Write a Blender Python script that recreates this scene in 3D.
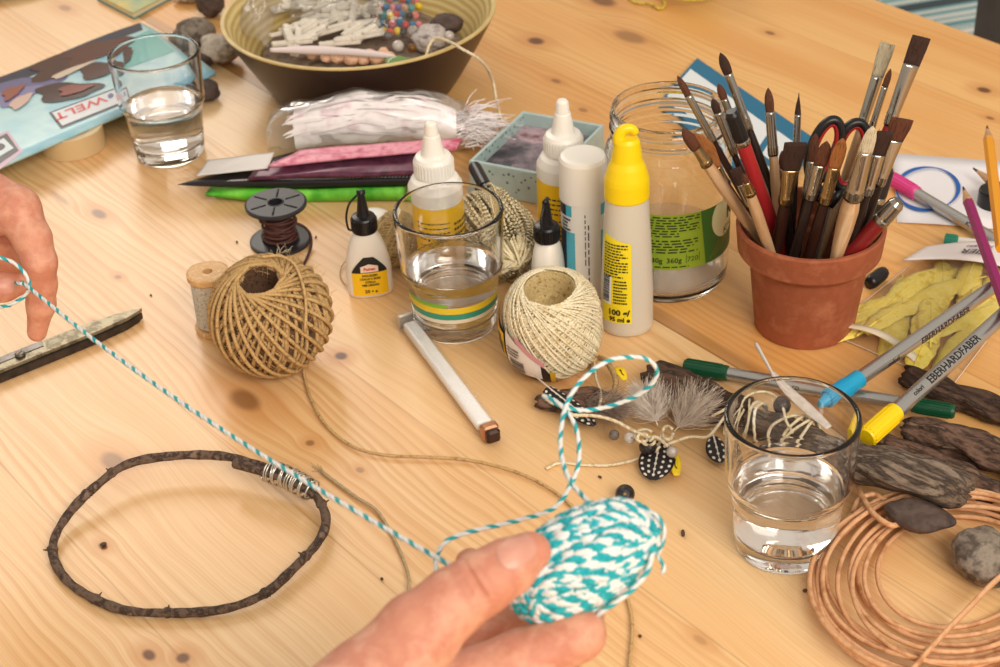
import bpy, math, random
import numpy as np
from mathutils import Vector, Matrix

for _o in list(bpy.data.objects):
    bpy.data.objects.remove(_o)
SC = bpy.context.scene
COL = SC.collection
PI = math.pi
rnd = random.Random(11)
nrs = np.random.RandomState(5)

# ------------------------------------------------------------------ camera
FPX, PITCH, ROLL, CAM_H = 1650.0, math.radians(34.0), math.radians(3.0), 0.63
_fwd = np.array([0, math.cos(PITCH), -math.sin(PITCH)])
_r0 = np.array([1.0, 0, 0]); _u0 = np.cross(_r0, _fwd)
_right = math.cos(ROLL) * _r0 - math.sin(ROLL) * _u0
_up = math.sin(ROLL) * _r0 + math.cos(ROLL) * _u0
CAM = np.array([0, 0, CAM_H])
cam = bpy.data.cameras.new('camera')
camo = bpy.data.objects.new('camera', cam); COL.objects.link(camo)
mw = Matrix.Identity(4)
for i in range(3):
    mw[i][0], mw[i][1], mw[i][2], mw[i][3] = _right[i], _up[i], -_fwd[i], CAM[i]
camo.matrix_world = mw
cam.sensor_width = 36.0; cam.lens = FPX / 1000.0 * 36.0
cam.clip_start = 0.02; cam.clip_end = 50
cam.dof.use_dof = True; cam.dof.focus_distance = 0.98; cam.dof.aperture_fstop = 15.0
SC.camera = camo

# ------------------------------------------------------------------ light and exposure
SC.view_settings.view_transform = 'Standard'; SC.view_settings.look = 'None'
SC.view_settings.exposure = 0.0; SC.view_settings.gamma = 1.0
SC.view_settings.use_curve_mapping = False
SC.cycles.use_denoising = True
SC.cycles.max_bounces = 24; SC.cycles.transmission_bounces = 24; SC.cycles.transparent_max_bounces = 16
SC.cycles.caustics_refractive = True; SC.cycles.caustics_reflective = False
SC.cycles.sample_clamp_indirect = 6.0; SC.cycles.blur_glossy = 0.6

def lin(h):
    h = h.lstrip('#')
    out = []
    for k in (0, 2, 4):
        c = int(h[k:k + 2], 16) / 255.0
        out.append(c / 12.92 if c <= 0.04045 else ((c + 0.055) / 1.055) ** 2.4)
    return (out[0], out[1], out[2], 1.0)

W = bpy.data.worlds.new('room_light'); SC.world = W; W.use_nodes = True
_bg = W.node_tree.nodes['Background']
_bg.inputs[0].default_value = lin('fff1e0'); _bg.inputs[1].default_value = 0.63

def area(name, loc, target, sx, sy, power, col):
    l = bpy.data.lights.new(name, 'AREA'); l.shape = 'RECTANGLE'; l.size = sx; l.size_y = sy
    l.energy = power; l.color = lin(col)[:3]
    o = bpy.data.objects.new(name, l); COL.objects.link(o); o.location = loc
    d = Vector(target) - Vector(loc); o.rotation_euler = d.to_track_quat('-Z', 'Y').to_euler()
    return o
area('window_daylight', (-1.15, 4.0, 2.0), (-0.1, 0.9, 0.0), 1.5, 1.3, 34, 'fff6ea')
area('front_fill', (0.95, -1.25, 1.75), (0.15, 0.80, 0.0), 1.8, 1.2, 72, 'fff3e4')  # added fill behind the camera that brightens the fronts, not a window

# ------------------------------------------------------------------ helpers
def at(px, py, z=0.0):
    "the point of the place, at height z, that the photograph shows at (px, py)"
    d = _fwd + _right * (px - 500) / FPX - _up * (py - 333.5) / FPX
    t = (z - CAM_H) / d[2]
    return CAM + d * t

def at_dist(px, py, dist):
    "same, at a distance along the view axis"
    d = _fwd + _right * (px - 500) / FPX - _up * (py - 333.5) / FPX
    return CAM + d * dist

def aty(px, py, y):
    "same, on the upright plane at depth y"
    d = _fwd + _right * (px - 500) / FPX - _up * (py - 333.5) / FPX
    return CAM + d * (y / d[1])

MATS = {}
def mat(name, col='#888888', rough=0.5, metal=0.0, var=None, vscale=200.0, bump=0.0, bscale=400.0,
        trans=0.0, ior=1.45, alpha=1.0, sss=0.0, coat=0.0, stretch=(1, 1, 1), spec=0.5, sheen=0.0, detail=3.0):
    if name in MATS: return MATS[name]
    m = bpy.data.materials.new(name); m.use_nodes = True
    nt = m.node_tree; b = nt.nodes['Principled BSDF']; L = nt.links.new
    c = lin(col)
    b.inputs['Base Color'].default_value = c
    b.inputs['Roughness'].default_value = rough; b.inputs['Metallic'].default_value = metal
    b.inputs['IOR'].default_value = ior; b.inputs['Alpha'].default_value = alpha
    b.inputs['Transmission Weight'].default_value = trans
    b.inputs['Specular IOR Level'].default_value = spec
    if coat: b.inputs['Coat Weight'].default_value = coat; b.inputs['Coat Roughness'].default_value = 0.1
    if sheen: b.inputs['Sheen Weight'].default_value = sheen; b.inputs['Sheen Roughness'].default_value = 0.5
    if sss:
        b.inputs['Subsurface Weight'].default_value = sss
        b.inputs['Subsurface Radius'].default_value = (0.006, 0.0025, 0.0015)
        b.inputs['Subsurface Scale'].default_value = 1.0
    if var or bump:
        tc = nt.nodes.new('ShaderNodeTexCoord'); mp = nt.nodes.new('ShaderNodeMapping')
        mp.inputs['Scale'].default_value = stretch
        L(tc.outputs['Object'], mp.inputs['Vector'])
    if var:
        cols = var if isinstance(var, (list, tuple)) else [var]
        nz = nt.nodes.new('ShaderNodeTexNoise'); nz.inputs['Scale'].default_value = vscale
        nz.inputs['Detail'].default_value = detail; nz.inputs['Roughness'].default_value = 0.6
        L(mp.outputs[0], nz.inputs['Vector'])
        rp = nt.nodes.new('ShaderNodeValToRGB'); cr = rp.color_ramp
        allc = [col] + list(cols)
        cr.elements[0].position = 0.32; cr.elements[0].color = lin(allc[0])
        cr.elements[1].position = 0.68; cr.elements[1].color = lin(allc[-1])
        for k in range(1, len(allc) - 1):
            e = cr.elements.new(0.32 + 0.36 * k / (len(allc) - 1)); e.color = lin(allc[k])
        L(nz.outputs['Fac'], rp.inputs['Fac']); L(rp.outputs['Color'], b.inputs['Base Color'])
    if bump:
        n2 = nt.nodes.new('ShaderNodeTexNoise'); n2.inputs['Scale'].default_value = bscale
        n2.inputs['Detail'].default_value = 4.0
        L(mp.outputs[0], n2.inputs['Vector'])
        bp = nt.nodes.new('ShaderNodeBump'); bp.inputs['Strength'].default_value = bump
        bp.inputs['Distance'].default_value = 0.002
        L(n2.outputs['Fac'], bp.inputs['Height']); L(bp.outputs[0], b.inputs['Normal'])
    MATS[name] = m
    return m

def film(name, tint='#ffffff', gloss=0.25, cloud=0.1, rough=0.08):
    "thin clear plastic film: mostly see-through, some gloss, a little milky"
    if name in MATS: return MATS[name]
    m = bpy.data.materials.new(name); m.use_nodes = True
    nt = m.node_tree; L = nt.links.new; nt.nodes.remove(nt.nodes['Principled BSDF'])
    out = nt.nodes['Material Output']
    tr = nt.nodes.new('ShaderNodeBsdfTransparent'); tr.inputs[0].default_value = lin(tint)
    gl = nt.nodes.new('ShaderNodeBsdfGlossy'); gl.inputs['Roughness'].default_value = rough
    df = nt.nodes.new('ShaderNodeBsdfDiffuse'); df.inputs[0].default_value = lin('f4f0f0')
    lw = nt.nodes.new('ShaderNodeLayerWeight'); lw.inputs[0].default_value = 0.35
    mu = nt.nodes.new('ShaderNodeMath'); mu.operation = 'MULTIPLY_ADD'
    L(lw.outputs['Fresnel'], mu.inputs[0]); mu.inputs[1].default_value = gloss; mu.inputs[2].default_value = 0.015
    m1 = nt.nodes.new('ShaderNodeMixShader'); m2 = nt.nodes.new('ShaderNodeMixShader')
    m1.inputs[0].default_value = cloud; L(tr.outputs[0], m1.inputs[1]); L(df.outputs[0], m1.inputs[2])
    L(mu.outputs[0], m2.inputs[0]); L(m1.outputs[0], m2.inputs[1]); L(gl.outputs[0], m2.inputs[2])
    L(m2.outputs[0], out.inputs[0])
    MATS[name] = m
    return m

# ---- mesh builder
class MB:
    def __init__(s): s.v = []; s.f = []; s.m = []; s.n = 0
    def add(s, verts, faces, mi=0):
        verts = np.asarray(verts, float).reshape(-1, 3)
        b = s.n; s.v.append(verts); s.n += len(verts)
        for k, f in enumerate(faces):
            s.f.append([b + i for i in f]); s.m.append(mi if isinstance(mi, int) else mi[k])
        return s
    def lathe(s, prof, n=40, c=(0, 0, 0), mi=0, close=False, sx=1.0, sy=1.0):
        pr = [tuple(prof[0])]
        for q in prof[1:]:
            (r0, z0), (r1, z1) = pr[-1], q; dl = math.hypot(r1 - r0, z1 - z0)
            if dl > .0016:      # holding loops keep the curvature at the edges
                e = min(.0004 / dl, .2)
                pr += [(r0 + (r1 - r0) * e, z0 + (z1 - z0) * e), (r0 + (r1 - r0) * (1 - e), z0 + (z1 - z0) * (1 - e))]
            pr.append(tuple(q))
        prof = np.array(pr, float); a = np.linspace(0, 2 * PI, n, endpoint=False)
        vs, idx = [], []
        cnt = 0
        for r, z in prof:
            if r < 1e-7: vs.append([[c[0], c[1], c[2] + z]]); idx.append([cnt] * n); cnt += 1
            else:
                vs.append(np.stack([c[0] + sx * r * np.cos(a), c[1] + sy * r * np.sin(a), np.full(n, c[2] + z)], 1)); idx.append(list(range(cnt, cnt + n))); cnt += n
        f = []
        m = len(prof)
        for i in range(m if close else m - 1):
            A, B = idx[i], idx[(i + 1) % m]
            for j in range(n):
                k = (j + 1) % n
                q = []
                for t in (A[j], A[k], B[k], B[j]):
                    if t not in q: q.append(t)
                if len(q) > 2: f.append(q)
        return s.add(np.concatenate(vs), f, mi)
    def tube(s, pts, r, n=8, mi=0, closed=False, lobes=0, lobe=0.2, pitch=None, cols=None, caps=True, flat=1.0):
        P = np.asarray(pts, float); m = len(P)
        R = np.full(m, r, float) if np.isscalar(r) else np.asarray(r, float)
        if closed: T = np.roll(P, -1, 0) - np.roll(P, 1, 0)
        else: T = np.gradient(P, axis=0)
        T /= np.maximum(np.linalg.norm(T, axis=1, keepdims=True), 1e-12)
        N = np.zeros_like(P); ref = np.array([0, 0, 1.0]) if abs(T[0][2]) < 0.9 else np.array([1.0, 0, 0])
        nv = ref - T[0] * (ref @ T[0]); nv /= np.linalg.norm(nv)
        for i in range(m):
            nv = nv - T[i] * (nv @ T[i]); nv /= max(np.linalg.norm(nv), 1e-12); N[i] = nv
        B = np.cross(T, N)
        seg = np.linalg.norm(np.diff(P, axis=0), axis=1); S = np.concatenate([[0], np.cumsum(seg)])
        tw = np.zeros(m)
        if closed:
            # close the frame's twist
            e = N[0]; x = e @ N[-1]; y = e @ B[-1]; resid = math.atan2(y, x)
            tot = S[-1] + np.linalg.norm(P[0] - P[-1])
            turns = 0 if not pitch else round(tot / pitch)
            tw = (2 * PI * turns + resid) * S / tot
        elif pitch: tw = 2 * PI * S / pitch
        a = np.linspace(0, 2 * PI, n, endpoint=False)
        prof = 1 + (lobe * np.cos(lobes * a) if lobes else 0 * a)
        ang = a[None, :] + tw[:, None]
        V = P[:, None, :] + (R[:, None] * prof[None, :])[:, :, None] * (np.cos(ang)[:, :, None] * N[:, None, :] + flat * np.sin(ang)[:, :, None] * B[:, None, :])
        f = []; mm = []
        for i in range(m if closed else m - 1):
            i2 = (i + 1) % m
            for j in range(n):
                k = (j + 1) % n
                f.append([i * n + j, i * n + k, i2 * n + k, i2 * n + j]); mm.append(cols[j] if cols else mi)
        if not closed and caps:
            f.append(list(range(n))[::-1]); mm.append(mi); f.append([(m - 1) * n + j for j in range(n)]); mm.append(mi)
        return s.add(V.reshape(-1, 3), f, mm)
    def box(s, c, d, R=None, mi=0, bev=0.0):
        hx, hy, hz = [k / 2 for k in d]
        if bev <= 0:
            v = np.array([[x, y, z] for x in (-hx, hx) for y in (-hy, hy) for z in (-hz, hz)])
            f = [[0, 1, 3, 2], [4, 6, 7, 5], [0, 4, 5, 1], [2, 3, 7, 6], [0, 2, 6, 4], [1, 5, 7, 3]]
        else:
            o = [(-hx + bev, -hy), (hx - bev, -hy), (hx, -hy + bev), (hx, hy - bev), (hx - bev, hy), (-hx + bev, hy), (-hx, hy - bev), (-hx, -hy + bev)]
            lv = []
            for z, k in ((-hz, bev), (-hz + bev, 0), (hz - bev, 0), (hz, bev)):
                for x, y in o: lv.append([x * (hx - k) / hx, y * (hy - k) / hy, z])
            v = np.array(lv); f = [[0, 7, 6, 5, 4, 3, 2, 1], list(range(24, 32))]
            for i in range(3):
                for j in range(8):
                    k = (j + 1) % 8; f.append([i * 8 + j, i * 8 + k, i * 8 + 8 + k, i * 8 + 8 + j])
        if R is not None: v = v @ np.array(R).T
        return s.add(v + np.array(c), f, mi)
    def prism(s, poly, z0, z1, mi=0):
        n = len(poly); v = [[x, y, z0] for x, y in poly] + [[x, y, z1] for x, y in poly]
        f = [list(range(n))[::-1], list(range(n, 2 * n))] + [[i, (i + 1) % n, n + (i + 1) % n, n + i] for i in range(n)]
        return s.add(v, f, mi)
    def grid(s, fn, nu, nv, mi=0, cu=False, cv=False):
        us = np.linspace(0, 1, nu, endpoint=not cu); vs = np.linspace(0, 1, nv, endpoint=not cv)
        V = [fn(u, v) for u in us for v in vs]; f = []
        for i in range(nu if cu else nu - 1):
            for j in range(nv if cv else nv - 1):
                i2, j2 = (i + 1) % nu, (j + 1) % nv
                f.append([i * nv + j, i2 * nv + j, i2 * nv + j2, i * nv + j2])
        return s.add(V, f, mi)
    def slab(s, fn, nu, nv, th, mi=0):
        "closed thin slab over the surface fn(u,v), th thick downward"
        us = np.linspace(0, 1, nu); vs = np.linspace(0, 1, nv)
        A = np.array([fn(u, v) for u in us for v in vs]); n = len(A)
        tt = np.array([th(u, v) for u in us for v in vs]) if callable(th) else np.full(n, th)
        f = []
        for i in range(nu - 1):
            for j in range(nv - 1):
                q = [i * nv + j, (i + 1) * nv + j, (i + 1) * nv + j + 1, i * nv + j + 1]
                f.append(q); f.append([n + k for k in q[::-1]])
        edge = [i * nv for i in range(nu)] + [(nu - 1) * nv + j for j in range(1, nv)] + [i * nv + nv - 1 for i in range(nu - 2, -1, -1)] + [j for j in range(nv - 2, 0, -1)]
        for k in range(len(edge)):
            a, b = edge[k], edge[(k + 1) % len(edge)]; f.append([b, a, n + a, n + b])
        return s.add(np.concatenate([A, A - np.stack([0 * tt, 0 * tt, tt], 1)]), f, mi)
    def sphere(s, c, r, nu=16, nv=10, mi=0, sc=(1, 1, 1), R=None):
        t = np.linspace(0, PI, nv); prof = [(math.sin(x), -math.cos(x)) for x in t]
        prof[0] = (0, -1); prof[-1] = (0, 1)
        q = MB().lathe(prof, nu); V = np.concatenate(q.v) * r * np.array(sc)
        if R is not None: V = V @ np.array(R).T
        return s.add(V + np.array(c), q.f, mi)
    def merge(s, o, T=None, mi=None):
        V = np.concatenate(o.v)
        if T is not None:
            T = np.array(T); V = V @ T[:3, :3].T + T[:3, 3]
        return s.add(V, o.f, o.m if mi is None else mi)
    def shift(s, base):
        s.v = [x - np.asarray(base) for x in s.v]; return s
    def map(s, fn):
        s.v = [np.array([fn(p) for p in x]) for x in s.v]; return s
    def build(s, name, m, parent=None, smooth=True, loc=None, angle=None):
        me = bpy.data.meshes.new(name)
        V = np.concatenate(s.v)
        me.from_pydata(V.tolist(), [], s.f)
        ms = m if isinstance(m, (list, tuple)) else [m]
        for x in ms: me.materials.append(x)
        if len(ms) > 1: me.polygons.foreach_set('material_index', s.m)
        me.polygons.foreach_set('use_smooth', [smooth] * len(s.f))
        me.update()
        if smooth and angle: me.set_sharp_from_angle(angle=math.radians(angle))
        o = bpy.data.objects.new(name, me); COL.objects.link(o)
        if parent is not None: o.parent = parent
        if loc is not None: o.location = loc
        return o

def tag(o, label=None, cat=None, group=None, kind=None):
    if label: o['label'] = label
    if cat: o['category'] = cat
    if group: o['group'] = group
    if kind: o['kind'] = kind
    return o

def thing(name, label, cat, loc=(0, 0, 0), rz=0.0, group=None, rot=None):
    o = bpy.data.objects.new(name, None); COL.objects.link(o)
    o.empty_display_size = 0.01
    o.location = tuple(float(x) for x in loc)
    o.rotation_euler = (0, 0, rz) if rot is None else rot
    return tag(o, label, cat, group)

def spline(pts, n=60, closed=False):
    "Catmull-Rom through points, resampled evenly to n points"
    P = np.asarray(pts, float)
    if closed: Q = np.concatenate([P[-1:], P, P[:2]])
    else: Q = np.concatenate([[2 * P[0] - P[1]], P, [2 * P[-1] - P[-2]]])
    out = []
    for i in range(1, len(Q) - 2):
        p0, p1, p2, p3 = Q[i - 1], Q[i], Q[i + 1], Q[i + 2]
        for t in np.linspace(0, 1, 24, endpoint=False):
            out.append(0.5 * ((2 * p1) + (p2 - p0) * t + (2 * p0 - 5 * p1 + 4 * p2 - p3) * t * t + (3 * p1 - p0 - 3 * p2 + p3) * t ** 3))
    out.append(Q[-2]); out = np.array(out)
    S = np.concatenate([[0], np.cumsum(np.linalg.norm(np.diff(out, axis=0), axis=1))])
    s = np.linspace(0, S[-1], n, endpoint=not closed)
    return np.stack([np.interp(s, S, out[:, k]) for k in range(out.shape[1])], 1)

def length(P): return float(np.sum(np.linalg.norm(np.diff(P, axis=0), axis=1)))

def text_mb(txt, size, align='CENTER', fn=None, th=0.0001, bold=0.0, width=None):
    "lettering as a mesh in the XY plane (y up), optionally mapped by fn"
    cu = bpy.data.curves.new('lettering', 'FONT'); cu.body = txt; cu.size = size; cu.align_x = align
    cu.offset = bold; cu.resolution_u = 2; cu.extrude = 0.0
    ob = bpy.data.objects.new('lettering_tmp', cu); COL.objects.link(ob)
    dg = bpy.context.evaluated_depsgraph_get(); dg.update()
    me = bpy.data.meshes.new_from_object(ob.evaluated_get(dg))
    if fn is not None:      # fine enough to follow a curved label
        import bmesh
        bm = bmesh.new(); bm.from_mesh(me); bmesh.ops.triangulate(bm, faces=bm.faces[:])
        for _ in range(3):
            es = [e for e in bm.edges if e.calc_length() > size * .16]
            if not es: break
            bmesh.ops.subdivide_edges(bm, edges=es, cuts=1); bmesh.ops.triangulate(bm, faces=[f for f in bm.faces if len(f.verts) > 3])
        bm.to_mesh(me); bm.free()
    V = np.array([v.co[:] for v in me.vertices]).reshape(-1, 3); F = [list(p.vertices) for p in me.polygons]
    bpy.data.objects.remove(ob); bpy.data.meshes.remove(me); bpy.data.curves.remove(cu)
    if width is not None and len(V):
        w = V[:, 0].max() - V[:, 0].min(); V[:, 0] *= width / max(w, 1e-9)
    if fn is not None: V = np.array([fn(p[0], p[1]) for p in V]) if len(V) else V
    m = MB()
    if len(V): m.add(V, F)
    return m

def print_lines(m, fn, x0, x1, y0, y1, rows, h=0.45, seed=1, mi=0, gap=0.25):
    "small unreadable print: rows of short dashes mapped by fn(x, y)"
    r = random.Random(seed)
    dy = (y1 - y0) / rows
    for k in range(rows):
        y = y1 - (k + 0.5) * dy; x = x0
        end = x1 - (0 if r.random() < .6 else (x1 - x0) * r.random() * .35)
        while x < end:
            w = min(end - x, (x1 - x0) * r.uniform(.05, .16))
            hh = dy * h / 2
            m.add([fn(x, y - hh), fn(x + w, y - hh), fn(x + w, y + hh), fn(x, y + hh)], [[0, 1, 2, 3]], mi)
            x += w + (x1 - x0) * .03 * (1 + gap)
    return m

def rotz(a): return np.array([[math.cos(a), -math.sin(a), 0], [math.sin(a), math.cos(a), 0], [0, 0, 1.0]])
def frame(d, upv=(0, 0, 1)):
    "rotation matrix whose z axis is d"
    z = np.array(d, float); z /= np.linalg.norm(z); u = np.array(upv, float)
    if abs(u @ z) > 0.98: u = np.array([1.0, 0, 0])
    x = np.cross(u, z); x /= np.linalg.norm(x); y = np.cross(z, x)
    return np.stack([x, y, z], 1)
def pose(R, t):
    T = np.eye(4); T[:3, :3] = R; T[:3, 3] = t; return T
def hash3(p, s=1.0):
    "smooth pseudo noise of a point, about -1..1"
    x, y, z = [float(k) * s for k in p]
    return (math.sin(x * 1.7 + 2.1 * math.sin(y * 1.3 + z)) + math.sin(y * 2.3 + 1.7 * math.sin(z * 1.9 + x * .7)) + math.sin(z * 2.9 + 1.3 * math.sin(x * 2.1 - y))) / 3

def lm(name, base, rz=0.0):
    return None

# ------------------------------------------------------------------ surfaces
GR = math.radians(-52.5)                 # run of the boards
gx = np.array([math.cos(GR), math.sin(GR)]); gy = np.array([-math.sin(GR), math.cos(GR)])
def loc2(px, py):
    p = at(px, py)[:2]; return float(p @ gx), float(p @ gy)

def wood_material():
    m = bpy.data.materials.new('pine_boards'); m.use_nodes = True
    nt = m.node_tree; L = nt.links.new; b = nt.nodes['Principled BSDF']
    def new(t): return nt.nodes.new(t)
    def M(op, a, c=None, d=None):
        n = new('ShaderNodeMath'); n.operation = op
        for i, x in enumerate((a, c, d)):
            if x is None: continue
            if isinstance(x, (int, float)): n.inputs[i].default_value = x
            else: L(x, n.inputs[i])
        return n.outputs[0]
    def sm(x, e0, e1):
        n = new('ShaderNodeMapRange'); n.interpolation_type = 'SMOOTHSTEP'
        L(x, n.inputs[0]); n.inputs[1].default_value = e0; n.inputs[2].default_value = e1
        return n.outputs[0]
    def mix(f, a, c):
        n = new('ShaderNodeMix'); n.data_type = 'RGBA'
        if isinstance(f, (int, float)): n.inputs[0].default_value = f
        else: L(f, n.inputs[0])
        for i, x in ((6, a), (7, c)):
            if isinstance(x, tuple): n.inputs[i].default_value = x
            else: L(x, n.inputs[i])
        return n.outputs[2]
    def noise(x, y, z, det=2.0, rough=0.5):
        cb = new('ShaderNodeCombineXYZ')
        for i, q in enumerate((x, y, z)):
            if isinstance(q, (int, float)): cb.inputs[i].default_value = q
            else: L(q, cb.inputs[i])
        n = new('ShaderNodeTexNoise'); n.inputs['Scale'].default_value = 1.0
        n.inputs['Detail'].default_value = det; n.inputs['Roughness'].default_value = rough
        L(cb.outputs[0], n.inputs['Vector']); return n.outputs['Fac']
    tc = new('ShaderNodeTexCoord'); sp = new('ShaderNodeSeparateXYZ'); L(tc.outputs['Object'], sp.inputs[0])
    u, v = sp.outputs[0], sp.outputs[1]
    # knots: px, py, half length along the grain, half width, darkness
    K = [(99, 214, .012, .0055, .75), (118, 277, .004, .003, .5), (60, 198, .02, .003, .35), (341, 356, .006, .0052, 1.0), (245, 400, .018, .010, .6),
         (113, 461, .014, .008, .55), (103, 546, .0045, .003, .9), (149, 655, .006, .004, .9), (183, 658, .005, .0045, .9), (310, 443, .004, .0035, .6),
         (630, 37, .024, .012, .55), (536, 41, .011, .0085, .95), (603, 1, .02, .012, .8), (770, 33, .007, .004, .7), (984, 90, .008, .006, .95),
         (556, 81, .007, .004, .6), (583, 110, .006, .004, .5), (555, 377, .013, .011, .25), (95, 322, .004, .002, .5), (600, 553, .01, .004, .3),
         (990, 118, .005, .003, .7), (360, 470, .004, .003, .45), (700, 640, .006, .003, .25), (65, 8, .012, .006, .5)]
    voff = None; dark = None; halo = None
    for (px, py, rx, ry, dk) in K:
        kx, ky = loc2(px, py)
        dx = M('DIVIDE', M('SUBTRACT', u, kx), rx); dyr = M('SUBTRACT', v, ky); dy = M('DIVIDE', dyr, ry)
        d2 = M('ADD', M('MULTIPLY', dx, dx), M('MULTIPLY', dy, dy))
        g = M('POWER', 2.718, M('MULTIPLY', d2, -0.16))
        sh = M('MULTIPLY', M('MULTIPLY', dyr, g), -0.8)
        voff = sh if voff is None else M('ADD', voff, sh)
        d = M('SQRT', d2)
        da = M('MULTIPLY', M('SUBTRACT', 1.0, sm(d, 0.45, 1.05)), dk)
        dark = da if dark is None else M('MAXIMUM', dark, da)
        ha = M('MULTIPLY', M('SUBTRACT', 1.0, sm(d, 0.6, 3.2)), 0.25 + 0.4 * dk)
        halo = ha if halo is None else M('MAXIMUM', halo, ha)
    # boards
    seams = [loc2(109.6, 191)[1], loc2(653.3, 318.7)[1], loc2(200, 130)[1], loc2(600, 640)[1], loc2(30, 600)[1]]
    step = 0.105
    seams = sorted(seams[:2])
    lo, hi = seams[0], seams[1]
    bounds = [lo - step * 2.1, lo - step, lo, (lo + hi) / 2 + .012, hi, hi + step, hi + 2 * step, hi + 3 * step, hi + 4 * step]
    seed = None; line = None
    for k, yb in enumerate(bounds):
        s = M('GREATER_THAN', v, yb); s = M('MULTIPLY', s, [3.7, 1.9, 5.3, 2.2, 7.1, 4.4, 3.3, 6.1, 2.7][k])
        seed = s if seed is None else M('ADD', seed, s)
        ln = M('SUBTRACT', 1.0, sm(M('ABSOLUTE', M('SUBTRACT', v, yb)), 0.0002, 0.0011))
        ln = M('MULTIPLY', ln, 0.28 if k != 4 else 0.9)
        line = ln if line is None else M('MAXIMUM', line, ln)
    vw = M('ADD', v, voff)
    wob = noise(M('MULTIPLY', u, 3.0), M('MULTIPLY', vw, 7.0), seed, 3.0)
    vv = M('ADD', vw, M('MULTIPLY', M('SUBTRACT', wob, .5), 0.05))
    # late wood lines
    ph = M('ADD', M('MULTIPLY', vv, 140.0), M('MULTIPLY', noise(M('MULTIPLY', u, 0.7), M('MULTIPLY', vv, 24.0), seed, 1.0), 5.0))
    fr = M('FRACT', ph)
    late = M('MULTIPLY', sm(fr, 0.25, 0.86), M('SUBTRACT', 1.0, sm(fr, 0.88, 1.0)))
    amp = noise(M('MULTIPLY', u, 1.3), M('MULTIPLY', vv, 11.0), M('ADD', seed, 9.0), 1.0)
    late = M('MULTIPLY', late, M('MULTIPLY', sm(amp, 0.36, 0.68), 0.42))
    fine = noise(M('MULTIPLY', u, 9.0), M('MULTIPLY', vv, 900.0), seed, 2.0)
    big = noise(M('MULTIPLY', u, 2.2), M('MULTIPLY', vv, 16.0), M('ADD', seed, 4.0), 2.0)
    c = mix(sm(big, 0.3, 0.7), lin('eecc9b'), lin('e8bc85'))
    c = mix(M('MULTIPLY', M('GREATER_THAN', v, hi), 0.75), c, mix(sm(big, 0.3, 0.7), lin('ecb970'), lin('de9d50')))   # the boards past the edge are a warmer pine
    c = mix(M('MULTIPLY', sm(fine, 0.35, 0.75), 0.28), c, lin('c98d48'))
    c = mix(late, c, lin('c78644'))
    c = mix(halo, c, lin('cb8a4c'))
    c = mix(dark, c, lin('613617'))
    # the darker board edge that runs past the jar and the pot
    e = M('SUBTRACT', v, hi)
    band = M('MULTIPLY', M('GREATER_THAN', e, 0.0), M('SUBTRACT', 1.0, sm(e, 0.010, 0.013)))
    bn = noise(M('MULTIPLY', u, 14.0), M('MULTIPLY', v, 260.0), 3.0, 2.0)
    c = mix(M('MULTIPLY', band, M('ADD', 0.28, M('MULTIPLY', bn, 0.5))), c, lin('9a6a3a'))
    c = mix(line, c, lin('8a5a2c'))
    L(c, b.inputs['Base Color'])
    rr = M('ADD', 0.33, M('MULTIPLY', fine, 0.14)); L(rr, b.inputs['Roughness'])
    b.inputs['Specular IOR Level'].default_value = 0.4; b.inputs['Coat Weight'].default_value = 0.35; b.inputs['Coat Roughness'].default_value = 0.24
    bp = new('ShaderNodeBump'); bp.inputs['Strength'].default_value = 0.12; bp.inputs['Distance'].default_value = 0.0006
    L(M('SUBTRACT', fine, M('MULTIPLY', line, 2.0)), bp.inputs['Height']); L(bp.outputs[0], b.inputs['Normal'])
    return m

# table: local x along the boards
tb = thing('table', 'long pine table of pale knotty boards under all the craft supplies', 'table', (0, 0, 0), GR)
_e = loc2(873.4, 0)[1]; _e2 = loc2(997.5, 40.5)[1]
edge = (_e + _e2) / 2
MB().box((0.0, (edge - 0.75) / 2, -0.014), (3.6, edge + 0.75, 0.028), bev=0.002).build('tabletop', wood_material(), tb, smooth=False)
wl = mat('pine_plain', '#d9aa6c', 0.45, var='#c08a4c', vscale=30, stretch=(20, 20, 1))
for sx in (-1.65, 1.65):
    for yy in (-0.62, edge - 0.12):
        MB().box((sx, yy, -0.384), (0.07, 0.07, 0.712), bev=0.004).build('leg', wl, tb, smooth=False)
MB().box((0, edge - 0.10, -0.073), (3.2, 0.022, 0.09)).build('apron', wl, tb, smooth=False)
# floor and what stands past the table's far edge
fl = MB().box((0, 1.5, -0.765), (9, 9, 0.05)).build('floor', mat('floor_boards', '#2b2421', 0.5, var='#3a2f28', vscale=6, stretch=(1, 12, 1)), None, smooth=False)
tag(fl, kind='structure')
wb_ = MB().box((0, 4.62, .86), (9, .08, 3.2)).build('wall_back', mat('wall_plaster', '#cfc6ba', .9, var='#c6bcae', vscale=3), None, smooth=False)
tag(wb_, kind='structure')
wf = MB()
for x in (-1.95, -1.15, -.35): wf.box((x, 4.55, 2.0), (.06, .06, 1.5))
for z in (1.28, 2.72): wf.box((-1.15, 4.55, z), (1.66, .06, .06))
tag(wf.build('window_1', mat('window_white', '#e8e4dc', .5), None, smooth=False), kind='structure')
# ------------------------------------------------------------------ drinking glasses, jar, pot
GLASS = mat('clear_glass', '#ffffff', 0.0, trans=1.0, ior=1.46)
WATER = mat('water', '#ffffff', 0.0, trans=1.0, ior=1.333)

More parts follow.
